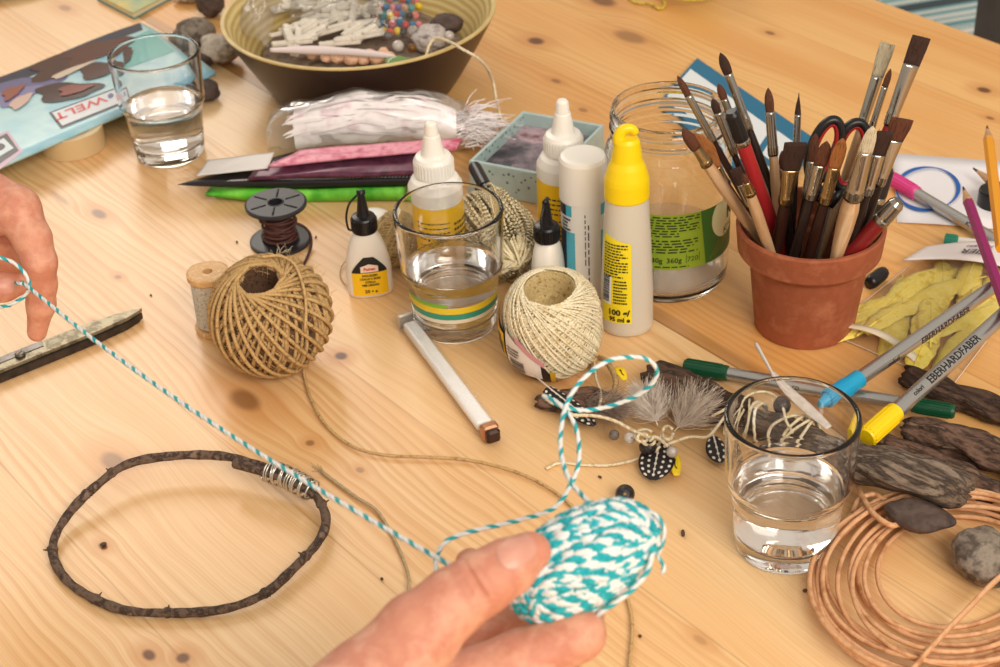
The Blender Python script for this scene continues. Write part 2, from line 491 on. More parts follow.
def tumbler(px, py, label, level, extra=None, py2=None):
    b = at(px, py); t = thing('water_glass', label, 'glass', b, group='stackable water glasses')
    prof = [(0, .0012), (.0235, .0010), (.0260, 0.0), (.0276, .0012), (.0285, .006), (.0296, .020), (.0309, .034), (.0318, .0405), (.0329, .0436), (.0343, .0462), (.0350, .0500),
            (.0354, .060), (.0362, .078), (.0368, .0895), (.0364, .0907), (.0355, .0913), (.0345, .0910), (.0339, .0898),
            (.0334, .078), (.0327, .060), (.0323, .0505), (.0315, .0470), (.0304, .0440), (.0293, .0405), (.0284, .034), (.0272, .021), (.0260, .0125), (.0230, .0098), (.012, .0088), (0, .0086)]
    MB().lathe(prof, 64).build('glass_body', GLASS, t)
    # water fills the inside up to its level
    def inner(z):
        zz = [.0086, .0088, .0098, .0125, .021, .034, .0405, .0445, .0475, .0505, .060, .078]
        rr = [0, .012, .0230, .0260, .0272, .0284, .0293, .0304, .0315, .0323, .0327, .0334]
        return float(np.interp(z, zz, rr))
    w = [(0, .0085)]
    for z in np.linspace(.0087, level - .0008, 26): w.append((inner(z) + .00025, z))
    w += [(inner(level) + .00025, level), (inner(level) - .0015, level - .0006), (0, level - .0007)]
    MB().lathe(w, 64).build('water', WATER, t)
    return t
tumbler(784, 543, 'water glass standing beside the leather cord coil, half full', .0455)
gm = tumbler(456, 323, 'water glass with refracted green and yellow put on as stripes, in front of the white glue bottle', .049)
tumbler(171, 153, 'water glass standing at the edge of the magazine, almost half full', .047)

def refraction_stripe(z0, z1, a0, a1, colr, nm):  # colours refracted through the water, put on the glass front as stripes
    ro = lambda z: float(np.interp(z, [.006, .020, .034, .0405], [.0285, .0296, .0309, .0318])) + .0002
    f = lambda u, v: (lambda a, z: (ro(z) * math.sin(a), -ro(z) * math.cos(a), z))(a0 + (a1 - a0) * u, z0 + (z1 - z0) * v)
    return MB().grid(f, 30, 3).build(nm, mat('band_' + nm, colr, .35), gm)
refraction_stripe(.0320, .0350, -1.35, -.15, '#6fae2e', 'green_stripe'); refraction_stripe(.0268, .0318, -1.30, 1.30, '#dcc02c', 'yellow_stripe')
tb_ = refraction_stripe(.0222, .0266, -1.25, 1.35, '#2f8f78', 'teal_stripe'); refraction_stripe(.0190, .0220, -1.2, 1.3, '#d9d2bf', 'cream_stripe')
def jar():
    t = thing('glass_jar', 'big empty preserving jar with a green label behind the yellow-capped glue', 'jar', at(666, 274))
    o = [(0, .003), (.030, .002), (.036, 0), (.0400, .0015), (.0428, .006), (.0436, .014), (.0436, .094), (.0430, .101), (.0408, .108), (.0388, .1125), (.0380, .116),
         (.0395, .1175), (.0400, .119), (.0388, .1205), (.0388, .124), (.0397, .1255), (.0397, .127), (.0386, .1285), (.0388, .1315), (.0380, .133), (.0368, .1325),
         (.0360, .130), (.0360, .115), (.0370, .111), (.0392, .106), (.0408, .100), (.0412, .094), (.0412, .014), (.0400, .0085), (.036, .006), (.02, .0072), (0, .0078)]
    MB().lathe(o, 72).build('jar_body', mat('jar_glass', '#fdfffd', 0.0, trans=1.0, ior=1.46), t)
    MB().lathe([(.0408, .0105), (.0409, .016), (.0409, .031), (.0408, .036)], 64).build('dried_residue', film('residue_film', '#ffffff', .0, .30), t)
    # wrap-round paper label, seen from the back side with the print
    R = .0438
    lg = mat('label_green', '#86a02a', 0.5); dg = mat('label_dark_green', '#3d6a2a', 0.5); pale = mat('label_cream', '#dfe2b0', 0.5); ink = mat('ink_dark_green', '#1f2a10', 0.6)
    def f(a0, h, d=0.0):      # angle in radians from the view side, height
        return ((R + d) * math.sin(a0), -(R + d) * math.cos(a0), h)
    m = MB()
    m.grid(lambda u, v: f(-0.95 + 2.35 * u, .0305 + .043 * v), 60, 4)
    p0 = m.build('label', lg, t)
    # dark green field with the pale gherkin picture on the right
    q = MB()
    q.grid(lambda u, v: f(0.42 + 0.98 * u + 0.12 * (1 - v) * (1 - u), .0305 + .043 * v, .00015), 40, 8)
    q.build('label_field', dg, p0)
    q = MB()
    def gh(u, v):
        a = 2 * PI * u; return f(1.0 + .36 * v * math.cos(a), .062 + .017 * v * math.sin(a), .0003)
    q.grid(lambda u, v: gh(u, v), 32, 5, cu=True)
    q.add([f(1.0 + .36 * math.cos(2 * PI * k / 32), min(.0735, .062 + .017 * math.sin(2 * PI * k / 32)), .0003) for k in range(32)], [list(range(32))])
    q.map(lambda p: (p[0], p[1], min(p[2], .0735)))
    q.build('gherkin_picture', pale, p0)
    q = MB()
    for k in range(9):
        a0 = .62 + .09 * k
        q.grid(lambda u, v: f(a0 + .2 * u, .032 + .011 * u + .002 * v + .001 * k % .004, .0003), 8, 2)
    q.build('leaf_picture', mat('label_olive', '#6d7a2c', 0.5), p0)
    m = MB()
    fm = lambda x, y: f(x, y, .0003)
    print_lines(m, fm, -.62, .40, .056, .0725, 8, h=.5, seed=3)
    print_lines(m, fm, -.62, .38, .0432, .0545, 5, h=.5, seed=4)
    print_lines(m, fm, -.3, .42, .0318, .0338, 1, h=.5, seed=5)
    m.merge(text_mb('330g', .0055, 'CENTER', lambda x, y: f(-.30 + x / R, .0362 + y, .0003), bold=.0001))
    m.merge(text_mb('360g', .0055, 'CENTER', lambda x, y: f(.00 + x / R, .0362 + y, .0003), bold=.0001))
    m.merge(text_mb('720', .0055, 'CENTER', lambda x, y: f(.30 + x / R, .0362 + y, .0003)))
    m.merge(text_mb('K', .017, 'CENTER', lambda x, y: f(1.16 + x / R, .057 + y, .0005), bold=.0004))
    m.merge(text_mb('Kna', .008, 'CENTER', lambda x, y: f(1.08 + x / R, .0485 + y + x * .35, .0005)))
    for k in range(4):
        x0 = .19 if k == 0 else .41
        if k < 2: m.grid(lambda u, v: f(x0 + .008 * u, .0352 + .007 * v, .0003), 2, 2)
    m.build('lettering', ink, p0)
jar()

def pot():
    t = thing('terracotta_pot', 'small terracotta flower pot full of paint brushes', 'flower pot', at(804, 323))
    o = [(0, 0), (.0320, 0), (.0335, .0012), (.0395, .0575), (.0400, .0590), (.0462, .0592), (.0470, .0602), (.0487, .0775), (.0480, .0790), (.0462, .0792), (.0452, .0780),
         (.0436, .060), (.0372, .050), (.0300, .006), (0, .005)]
    MB().lathe(o, 64).build('pot_body', mat('terracotta', '#a35a3b', 0.72, var=['#945033', '#b06c4b'], vscale=45, bump=.15, bscale=900, detail=6), t, angle=40)
    return t
POT = at(804, 323)
pot()

# ------------------------------------------------------------------ glue
WHITEP = mat('white_plastic', '#eeebe4', 0.35, sss=.1)
MILK = mat('milky_plastic', '#e6dfcf', 0.32, trans=.25, sss=.25)
YEL = mat('yellow_label', '#f2c21a', 0.45); INK = mat('black_ink', '#1b1a18', 0.55); BLACKP = mat('black_plastic', '#17161a', 0.32)

def white_glue(px, py, label, rz):
    t = thing('glue_bottle', label, 'glue bottle', at(px, py), rz, group='white nozzle glue bottles')
    R = .0195
    MB().lathe([(0, .001), (.017, 0), (R - .0008, .0015), (R, .004), (R, .075), (.0192, .080), (.0165, .0855), (.0125, .0880), (.0115, .0890), (0, .0890)], 48).build('bottle_body', WHITEP, t)
    c = MB().lathe([(0, .0885), (.0135, .0885), (.0138, .0895), (.0136, .1010), (.0122, .1035), (.0085, .1045), (.0080, .1060), (.0056, .1200), (.0050, .1205), (.0050, .1220), (.0042, .1290), (.0030, .1305), (0, .1308)], 40)
    for k in range(36):
        a = 2 * PI * k / 36; c.box((.0137 * math.cos(a), .0137 * math.sin(a), .095), (.0009, .0009, .010), rotz(a))
    c.build('nozzle_cap', WHITEP, t, angle=50)
    f = lambda a, h, d=.00012: ((R + d) * math.sin(a), -(R + d) * math.cos(a), h)
    lb = MB().grid(lambda u, v: f(-2.2 + 4.4 * u, .010 + .060 * v), 60, 3).build('label', YEL, t)
    m = MB(); g = lambda x, y: f(x, y, .0003)
    print_lines(m, g, -.95, .35, .044, .060, 4, h=.3, seed=7); print_lines(m, g, -.95, .30, .018, .042, 6, h=.3, seed=8)
    print_lines(m, g, .55, 1.5, .030, .058, 6, h=.45, seed=9)
    m.build('lettering', INK, lb); t.scale = (1, 1, .955)
white_glue(442, 277, 'white nozzle glue bottle with an orange-yellow label behind the middle water glass', 0.1)
white_glue(566, 254, 'white nozzle glue bottle between the paint tray and the white glue stick', 0.3)

def glue_stick():
    t = thing('glue_stick', 'fat white glue stick with blue stripes beside the yellow-capped glue', 'glue stick', at(585, 290), 0.05)
    R = .0157
    MB().lathe([(0, 0), (R - .001, 0), (R, .001), (R, .076), (R - .0006, .0765), (0, .0765)], 48).build('tube', mat('stick_white', '#eceae6', .35), t, angle=50)
    MB().lathe([(0, .076), (R + .0006, .076), (R + .0007, .077), (R + .0004, .105), (R - .0006, .1075), (R - .003, .1083), (0, .1085)], 48).build('cap', WHITEP, t, angle=50)
    f = lambda a, h, d=.00012: ((R + d) * math.sin(a), -(R + d) * math.cos(a), h)
    blue = mat('stick_blue', '#4fb2cc', .4); navy = mat('stick_navy', '#1c2540', .4)
    m = MB()
    for a0, a1, z0, z1 in ((-.98, -.66, .067, .0755), (-.98, -.52, .012, .055), (.72, 1.02, .067, .0755), (.72, 1.25, .012, .055)):
        m.grid(lambda u, v: f(a0 + (a1 - a0) * u, z0 + (z1 - z0) * v), 10, 2)
    m.build('blue_stripe', blue, t)
    m = MB()
    for a0, a1, z0, z1 in ((-1.6, -.98, .067, .0755), (-1.6, -.98, .012, .055), (1.02, 1.6, .067, .0755)):
        m.grid(lambda u, v: f(a0 + (a1 - a0) * u, z0 + (z1 - z0) * v), 10, 2)
    g = lambda x, y: f(x, y, .0003)
    print_lines(m, g, -1.2, -.72, .0555, .066, 4, h=.6, seed=11); print_lines(m, g, .95, 1.5, .0555, .066, 3, h=.6, seed=12)
    # two lines of print that run up the barrel
    h2 = lambda x, y: f(-.06 + y, x, .0003)
    print_lines(m, h2, .030, .070, -.05, .05, 1, h=.4, seed=13); print_lines(m, h2, .014, .062, .08, .20, 1, h=.4, seed=14)
    m.build('lettering', navy, t)
glue_stick()

def yellow_glue():
    t = thing('glue_bottle', 'frosted glue bottle with a bright yellow hooked cap before the glass jar', 'glue bottle', at(627, 326), 0.0)
    prof = [(0, 0), (.0150, 0), (.0172, .0012), (.0178, .004), (.0176, .030), (.0160, .070), (.0142, .100), (.0135, .1035), (0, .104)]
    MB().lathe(prof, 48, sy=.86).build('bottle_body', MILK, t)
    cp = MB().lathe([(0, .100), (.0142, .101), (.0148, .102), (.0148, .113), (.0143, .1165), (.0122, .124), (.0102, .1285), (.0092, .136), (.0084, .1415), (.0070, .1440), (0, .1445)], 40, sy=.9)
    ym = mat('yellow_cap', '#f3d312', .33)
    c = cp.build('cap', ym, t, angle=50)
    # the hook at the top
    cur = spline([(-.0048, 0, .1405), (-.0050, 0, .1455), (-.0025, 0, .1495), (.0015, 0, .1505), (.0045, 0, .1490), (.0052, 0, .1468)], 22)
    MB().tube(cur, np.linspace(.0044, .0026, 22), 12).build('hook', ym, c)
    # yellow label
    def rz_(h): return float(np.interp(h, [.004, .030, .070, .100], [.0178, .0176, .0160, .0142]))
    def f(a, h, d=.00015):
        r = rz_(h) + d; return (r * math.sin(a), -.86 * r * math.cos(a) - d, h)
    lb = MB().grid(lambda u, v: f(-1.25 + 1.35 * u, .012 + .067 * v - .006 * u * v), 30, 14).build('label', mat('label_yellow', '#f2dc2a', .45), t)
    m = MB(); g = lambda x, y: f(x, y, .0004)
    print_lines(m, g, -1.15, -.05, .047, .073, 12, h=.5, seed=21); print_lines(m, g, -.62, -.08, .027, .046, 8, h=.5, seed=22)
    m.merge(text_mb('100 g/', .0062, 'LEFT', lambda x, y: f(-.86 + x / .0175, .0185 + y, .0004), bold=.00022))
    m.merge(text_mb('95 ml e', .0048, 'LEFT', lambda x, y: f(-.80 + x / .0175, .0135 + y, .0004), bold=.00018))
    m.build('lettering', INK, lb)
    bc = MB().grid(lambda u, v: f(-1.22 + .5 * u, .026 + .022 * v, .0003), 10, 4).build('barcode', mat('paper_white', '#eeeeea', .6), lb)
    m = MB(); r = random.Random(3); z = .028
    while z < .047:
        h = r.choice([.0004, .0007, .001]); m.grid(lambda u, v: f(-1.16 + .36 * u, z + h * v, .0005), 6, 2); z += h + r.choice([.0004, .0007])
    m.build('bars', INK, bc)
yellow_glue()

def small_glue(px, py, label, rz, full=True):
    t = thing('glue_bottle', label, 'glue bottle', at(px, py), rz, group='small black-capped glue bottles')
    # flat shouldered flask: superellipse rings
    def ring(w, d, z, n=40):
        a = np.linspace(0, 2 * PI, n, endpoint=False)
        c, s = np.cos(a), np.sin(a)
        return np.stack([w * np.sign(c) * np.abs(c) ** .75, d * np.sign(s) * np.abs(s) ** .75, np.full(n, z)], 1)
    lev = [(.0145, .0085, 0), (.0158, .0098, .0012), (.0163, .0102, .004), (.0163, .0102, .018), (.0156, .0100, .026), (.0138, .0096, .035), (.0112, .0088, .043), (.0082, .0078, .0485), (.0068, .0068, .0505), (.0066, .0066, .054)]
    V = np.concatenate([ring(w, d, z) for w, d, z in lev]); n = 40
    F = [[i * n + j, i * n + (j + 1) % n, (i + 1) * n + (j + 1) % n, (i + 1) * n + j] for i in range(len(lev) - 1) for j in range(n)]
    F += [list(range(n))[::-1], [(len(lev) - 1) * n + j for j in range(n)]]
    MB().add(V, F).build('bottle_body', mat('flask_white', '#e9e4da', .3, sss=.15), t, angle=60)
    c = MB().lathe([(0, .0505), (.0086, .0505), (.0090, .0512), (.0088, .0605), (.0080, .0620), (.0048, .0628), (.0044, .0640), (.0022, .0800), (.0015, .0812), (0, .0814)], 36)
    for k in range(30):
        a = 2 * PI * k / 30; c.box((.0089 * math.cos(a), .0089 * math.sin(a), .0558), (.0007, .0008, .008), rotz(a))
    cap = c.build('nozzle_cap', BLACKP, t, angle=50)
    loop = spline([(-.0088, 0, .0515), (-.0112, -.001, .0535), (-.0118, -.001, .063), (-.0090, 0, .072), (-.0045, 0, .0772), (-.0018, 0, .0790)], 26)
    MB().tube(loop, .0008, 8).tube([(-.0030, 0, .0805), (.0030, 0, .0805)], .0017, 10).build('tether', BLACKP, cap)
    if full:
        fr = lambda x, z, d=.0003: (x, -(.0102 if z < .018 else float(np.interp(z, [.018, .026, .035, .043], [.0102, .0100, .0096, .0088]))) * (max(0.0, 1 - (abs(x) / .0164) ** 2.667)) ** .375 - d, z)
        yl = MB().grid(lambda u, v: fr(-.0125 + .025 * u, .003 + .0185 * v), 14, 8).build('label', YEL, t)
        m = MB()
        m.grid(lambda u, v: fr((-.0125 + .025 * u) * (1 - .72 * v ** 1.5), .0215 + .0125 * v), 14, 8)
        bl = m.build('black_label', INK, yl)
        MB().grid(lambda u, v: fr((-.0062 + .0125 * u), .0222 + .0046 * v + (.0018 * (1 - abs(2 * u - 1)) if v > .5 else 0), .0005), 13, 3).build('label_badge', mat('badge_red', '#f1d9c8', .5), bl)
        m = MB()
        m.merge(text_mb('Pattex', .0032, 'CENTER', lambda x, y: fr(.0001 + x, .0238 + y, .0008), bold=.0001))
        m.build('badge_lettering', mat('ink_red', '#c8281c', .5), bl)
        m = MB()
        for s, z, k in (('HOLZLEIM', .0186, .0023), ('COLLE A BOIS', .0160, .0023), ('COLLA', .0134, .0023), ('PER LEGNO', .0108, .0023), ('20 g e', .0052, .0036)):
            m.merge(text_mb(s, k, 'CENTER', lambda x, y: fr(x, z + y, .0005), bold=.00012))
        m.build('lettering', INK, yl)
small_glue(371, 291, 'small white wood glue flask with black cap and yellow label, left of the middle glass', 0.12)
small_glue(549, 301, 'small white glue flask with black spout behind the cream twine ball', 1.15, False)
# ------------------------------------------------------------------ balls of twine
def wind_ball(parent, name, m, R, alpha, N, r, axis, center=(0, 0, 0), seg=120, dip=.03, sq=2.0, hz=1.0, pitch=.006, n=6, lobes=3, lobe=.16, seed=1, jit=.03, cols=None, mats=None, phi0=0.0, arch=None, flip=False):
    "strands wound as tilted great circles around an axis"
    r_ = random.Random(seed); F = frame(axis); mb = MB()
    for k in range(N):
        ph = phi0 + 2 * PI * k / N + r_.uniform(-jit, jit); al = math.radians(alpha) + r_.uniform(-jit, jit)
        e1 = np.array([math.sin(al) * math.cos(ph), math.sin(al) * math.sin(ph), math.cos(al)])
        e2 = np.array([-math.sin(ph), math.cos(ph), 0]);
        if flip: e2 = -e2
        t = np.linspace(0, 2 * PI, seg, endpoint=False) + r_.uniform(0, .05)
        D = np.cos(t)[:, None] * e1 + np.sin(t)[:, None] * e2
        lat = np.abs(D[:, 2]); hr = np.sqrt(1 - lat ** 2)
        rad = R / ((hr ** sq + (lat / hz) ** sq) ** (1 / sq))
        off = 1 - dip * (.5 - .5 * np.tanh(3 * np.sin(t))) + r_.uniform(-.006, .006)
        P = (D * (rad * off)[:, None]) @ F.T + np.array(center)
        mb.tube(P, r, n, closed=True, lobes=lobes, lobe=lobe, pitch=pitch, cols=cols)
    return mb.build(name, mats or m, parent)

def core(R, hole, hz=1.0, sq=2.0, n=40, k=.95):
    "wound core with a funnel where the thread pulls out"
    pr = []
    a0 = math.asin(hole / R)
    for a in np.linspace(PI, a0, 22):
        c, s = abs(math.cos(a)), math.sin(a); rad = k * R / ((s ** sq + (c / hz) ** sq) ** (1 / sq))
        pr.append((rad * s if a < PI - 1e-6 else 0, rad * math.cos(a)))
    z = pr[-1][1]; h = pr[-1][0]
    pr += [(h * .92, z - .004), (h * .8, z - .016), (h * .45, z - .024), (0, z - .025)]
    return MB().lathe(pr, n)

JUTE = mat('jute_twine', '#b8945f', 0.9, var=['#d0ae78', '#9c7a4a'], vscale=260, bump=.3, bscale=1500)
JUTE_SHADE = mat('jute_gap_shade', '#4c3526', 0.95, var=['#664a34', '#3a281d'], vscale=300, bump=.5, bscale=900)  # darker jute for the core: shade between the strands put into its colour
jb = at(278, 366); JR = .0412
ax = np.array([-.06, -.30, .95]); ax /= np.linalg.norm(ax)
t = thing('twine_ball', 'round ball of brown jute twine with a pull hole on top, beside the wooden spool', 'ball of twine', jb)
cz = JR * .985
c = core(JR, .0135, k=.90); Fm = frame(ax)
c.map(lambda p: Fm @ np.array(p) + np.array([0, 0, cz])).build('core', JUTE_SHADE, t)
wind_ball(t, 'inner_winding', JUTE, JR * .895, 24, 34, .0013, ax, (0, 0, cz), dip=.02, seed=4, jit=.08, flip=True)
wind_ball(t, 'outer_winding', JUTE, JR * .975, 21, 27, .00155, ax, (0, 0, cz), dip=.055, seed=2, jit=.03, phi0=.2)
m = MB(); r = random.Random(8)
for k in range(110):
    d = np.array([r.gauss(0, 1), r.gauss(0, 1), abs(r.gauss(0, 1)) + (-.6 if k % 2 else .4)]); d /= np.linalg.norm(d)
    p0 = np.array([0, 0, cz]) + d * JR; q = np.array([r.uniform(-1, 1), r.uniform(-1, 1), r.uniform(-.5, 1)]) * .006
    P = [p0 - q * .6, p0 + d * .0012, p0 + q + d * r.uniform(.0005, .004)]
    if min(x[2] for x in P) > .002: m.tube(spline(P, 6), .00011, 3)
m.build('stray_fibres', JUTE, t)
pts = [at(288, 262, .080), at(297, 266, .0795)]
def onball(px, py, k=1.03):
    "where the sight line meets the ball"
    o = CAM; d = at(px, py) - CAM; d /= np.linalg.norm(d); c0 = jb + np.array([0, 0, cz]); R = JR * k
    b = d @ (o - c0); q = b * b - ((o - c0) @ (o - c0) - R * R)
    return o + d * (-b - math.sqrt(max(q, 0)))
pts = [onball(262, 257), onball(280, 256, 1.04), onball(294, 264, 1.05), onball(302, 282, 1.05), onball(306, 305, 1.05), onball(305, 330, 1.05), at(303, 352, .014)] + \
      [at(x, y, .0022) for x, y in ((304, 374), (311, 399), (326, 425), (352, 446), (385, 455), (425, 457), (468, 460), (510, 470), (542, 484), (572, 506), (598, 540), (622, 584), (632, 622), (629, 672))]
P = spline(pts, 520) - jb
MB().tube(P, .0010, 6, lobes=3, lobe=.2, pitch=.0050).build('loose_end', JUTE, t)

# frayed scrap of the same twine
b = at(360, 505)
P = spline([at(x, y, .0022) for x, y in ((322, 472), (338, 484), (356, 497), (377, 511), (392, 535), (402, 556), (409, 580), (405, 606))], 130) - b
m = MB().tube(P, np.linspace(.0012, .0008, 130), 6, lobes=3, lobe=.2, pitch=.0055)
for k in range(14):
    q = np.array([r.uniform(-.007, .001), r.uniform(-.001, .008), r.uniform(-.0005, .004)])
    m.tube(spline([P[3], P[0] + q * .4, P[0] + q], 6), .00022, 4)
tag(m.build('twine_scrap', mat('jute_grey', '#a8926e', .9, var='#bfaa86', vscale=300), None, loc=b), 'short frayed scrap of grey-brown twine beside the twig ring', 'twine')

# cream ball with its torn paper band
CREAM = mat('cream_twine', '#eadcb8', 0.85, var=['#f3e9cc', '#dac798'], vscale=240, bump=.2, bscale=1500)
CREAM_SHADE = mat('cream_gap_shade', '#b39c6c', .95, var=['#cbb684', '#927b4c'], vscale=400, bump=.5, bscale=900)  # darker cream for the core: shade of hole and gaps put into colour
cb = at(554, 366); CR = .0325
ax = np.array([-.05, -.16, .98]); ax /= np.linalg.norm(ax)
t = thing('twine_ball', 'ball of cream twine with a wide hole and a torn paper band', 'ball of twine', cb)
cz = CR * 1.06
Fm = frame(ax); c = core(CR, .0150, 1.08, 2.7, k=.93).map(lambda p: Fm @ np.array(p) + np.array([0, 0, cz])).build('core', CREAM_SHADE, t)
wind_ball(t, 'inner_winding', CREAM, CR * .93, 33, 60, .00075, ax, (0, 0, cz), dip=.03, sq=2.7, hz=1.08, seed=14, jit=.05, seg=90)
wind_ball(t, 'cross_winding', CREAM, CR * .965, 46, 46, .0008, ax, (0, 0, cz), dip=.03, sq=2.7, hz=1.08, seed=15, jit=.04, seg=90, flip=True)
wind_ball(t, 'outer_winding', CREAM, CR * .985, 31, 64, .0008, ax, (0, 0, cz), dip=.035, sq=2.7, hz=1.08, seed=16, jit=.05, seg=90)
# paper band on the lower left
def band(a, h, d):
    s = abs(h) / (CR * 1.08); rad = CR * max(0.05, (1 - s ** 2.7)) ** (1 / 2.7) * 1.035 + d
    p = Fm @ np.array([rad * math.sin(a), -rad * math.cos(a), h]); return p + np.array([0, 0, cz])
# azimuth measured from the camera side in the ball's own frame
_z = Fm.T @ np.array([0, -1.0, 0]); AZ = math.atan2(_z[0], -_z[1])
dark = mat('band_black', '#2a2422', .55); yel = mat('band_yellow', '#f0bf1e', .5); wht = mat('band_white', '#e6e0dc', .55); pnk = mat('band_pink', '#c98f9a', .55)
bb = MB().slab(lambda u, v: band(AZ - 1.75 + 1.75 * u - .25 * v * u, -.0270 + .0455 * v - .024 * u * v, .0012), 36, 8, .0003).build('paper_band', dark, t)
MB().grid(lambda u, v: band(AZ - 1.52 + .36 * u, -.0140 + .022 * v, .0018), 10, 5).build('yellow_print', yel, bb)
MB().grid(lambda u, v: band(AZ - 1.08 + .78 * u, -.0195 + .0330 * v - .015 * u * v, .0019), 12, 6).build('white_panel', wht, bb)
MB().grid(lambda u, v: band(AZ - .80 + .58 * u, .0100 - .017 * u + .0050 * v, .0024), 10, 4).build('pink_print', pnk, bb)
m = MB(); z = -.0175
while z < -.0065:
    h = r.choice([.0004, .0007, .001]); m.grid(lambda u, v: band(AZ - .98 + .34 * u, z + h * v, .0025), 5, 2); z += h + r.choice([.0004, .0007])
m.build('barcode', dark, bb)
m = MB(); print_lines(m, lambda x, y: band(AZ + x, y, .0025), -1.02, -.72, -.0050, .0030, 3, h=.5, seed=4); m.build('fine_print', dark, bb)
m = MB(); print_lines(m, lambda x, y: band(AZ + x, y, .0022), -1.48, -1.20, -.0120, .004, 4, h=.9, seed=6); m.build('lettering', dark, bb)
MB().grid(lambda u, v: band(AZ - .14 + .1 * u, -.0240 + .013 * v, .0019), 4, 4).build('band_end', mat('band_yellow2', '#d8a92a', .5), bb)

# hank of cream cord behind the middle glass
hb = at(497, 264)
d0 = at(528, 292) - at(478, 218); d0 /= np.linalg.norm(d0); L0 = .047
t = thing('cord_hank', 'loose hank of cream cord lying behind the middle water glass', 'hank of cord', hb)
m = MB(); F = frame(np.cross([0, 0, 1], d0)); side = np.cross([0, 0, 1], d0)
m.sphere((0, 0, .020), .018, 24, 14, sc=(1, 1, 1)); V = m.v[0]
V[:] = [np.array([0, 0, .020]) + d0 * (q @ d0) * 1.9 + side * (q @ side) + np.array([0, 0, q[2]]) for q in (V - np.array([0, 0, .020]))]
m.build('core', mat('hank_core', '#c4ad7c', .95, var='#a88f5e', vscale=300), t)
m = MB()
for k in range(58):
    ph = r.uniform(0, PI); wob = r.uniform(-.5, .5); tt = np.linspace(0, 2 * PI, 70, endpoint=False)
    nrm = np.array([math.cos(ph), math.sin(ph)])
    lay = r.uniform(.88, 1.05)
    P = [np.array([0, 0, .0265]) + d0 * (L0 * math.cos(a)) * lay + (side * nrm[0] + np.array([0, 0, 1.0]) * nrm[1]) * (.0245 * lay * math.sin(a)) + side * (wob * .012 * math.cos(2 * a + ph)) + np.array([0, 0, .003 * math.sin(3 * a + ph)]) for a in tt]
    P = np.array(P); P[:, 2] = np.maximum(P[:, 2], .0014)
    m.tube(P, .00135, 6, closed=True, lobes=3, lobe=.15, pitch=.006)
m.build('winding', mat('cream_cord', '#e6d6ab', .85, var=['#f0e4c2', '#d2bb85'], vscale=240), t)
m = MB()
for k in range(9):
    P = spline([d0 * -.03 + side * r.uniform(-.01, .01) + np.array([0, 0, .038]), d0 * r.uniform(-.01, .02) + side * r.uniform(.018, .028) + np.array([0, 0, .034]), d0 * .035 + side * r.uniform(.012, .03) + np.array([0, 0, .012]), d0 * r.uniform(.02, .05) + side * r.uniform(-.005, .01) + np.array([0, 0, .003])], 50)
    m.tube(P, .00115, 6, lobes=3, lobe=.15, pitch=.006)
m.build('loose_loops', mat('cream_cord', '#e6d6ab'), t)

# little ball of thin tan thread between the flask and the middle glass
sb = at(394, 263); SR = .0205
t = thing('twine_ball', 'small ball of thin tan thread half hidden behind the black-capped flask', 'ball of twine', sb)
ax2 = np.array([.75, .25, .35]); ax2 /= np.linalg.norm(ax2)
TAN = mat('tan_thread', '#b59a68', .85, var=['#cbb283', '#9a7f50'], vscale=300)
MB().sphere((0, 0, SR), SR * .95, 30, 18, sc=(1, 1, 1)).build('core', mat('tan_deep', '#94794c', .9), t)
wind_ball(t, 'winding', TAN, SR * .98, 30, 70, .0005, ax2, (0, 0, SR), dip=.03, seed=31, jit=.12, seg=60, n=5, lobes=0)
MB().slab(lambda u, v: np.array([-.016 + .020 * u, -.003 + .010 * v, .0392 + .0012 * math.sin(3 * u) - .008 * u * u + .004 * v]), 8, 4, .0003).build('paper_tag', mat('paper_white', '#eeeeea', .6), t)
P = spline([at(386, 268, .012), at(362, 259, .004), at(345, 262, .002), at(340, 275, .0012), at(347, 286, .0012), at(358, 289, .0012)], 60) - sb
MB().tube(P, .0004, 5).build('loose_end', TAN, t)

# ------------------------------------------------------------------ spools
wb = at(217, 328)
t = thing('thread_spool', 'little wooden spool of pale grey thread at the left of the jute ball', 'spool', wb, .3)
WOODL = mat('light_wood', '#dfb885', .5, var=['#cfa26a', '#e9cba0'], vscale=40, stretch=(6, 6, 1))
MB().lathe([(.0035, .002), (.0035, .0465), (.0130, .0468), (.0145, .0460), (.0147, .0425), (.0138, .0413), (.0090, .0410), (.0090, .0045), (.0138, .0042), (.0147, .0032), (.0145, .0006), (.0130, 0), (.0035, .0002)], 44, close=True).build('spool_body', WOODL, t, angle=50)
tt = np.linspace(0, 1, 900); m = MB()
m.tube(np.stack([.0122 * np.cos(2 * PI * 27 * tt), .0122 * np.sin(2 * PI * 27 * tt), .0052 + .0350 * tt], 1), .00085, 5)
m.lathe([(.0091, .0046), (.0120, .0048), (.0120, .0405), (.0091, .0407)], 30)
m.build('thread', mat('thread_grey', '#bdb7a6', .8, var=['#d3cfc2', '#8d8878'], vscale=500), t)
MB().slab(lambda u, v: np.array([.0118 + .0065 * v + .001 * math.sin(5 * u), -.0075 + .004 * v, .0435 - .018 * u]), 8, 3, .0004).build('paper_tag', mat('tag_cream', '#d9cbb2', .7), t)

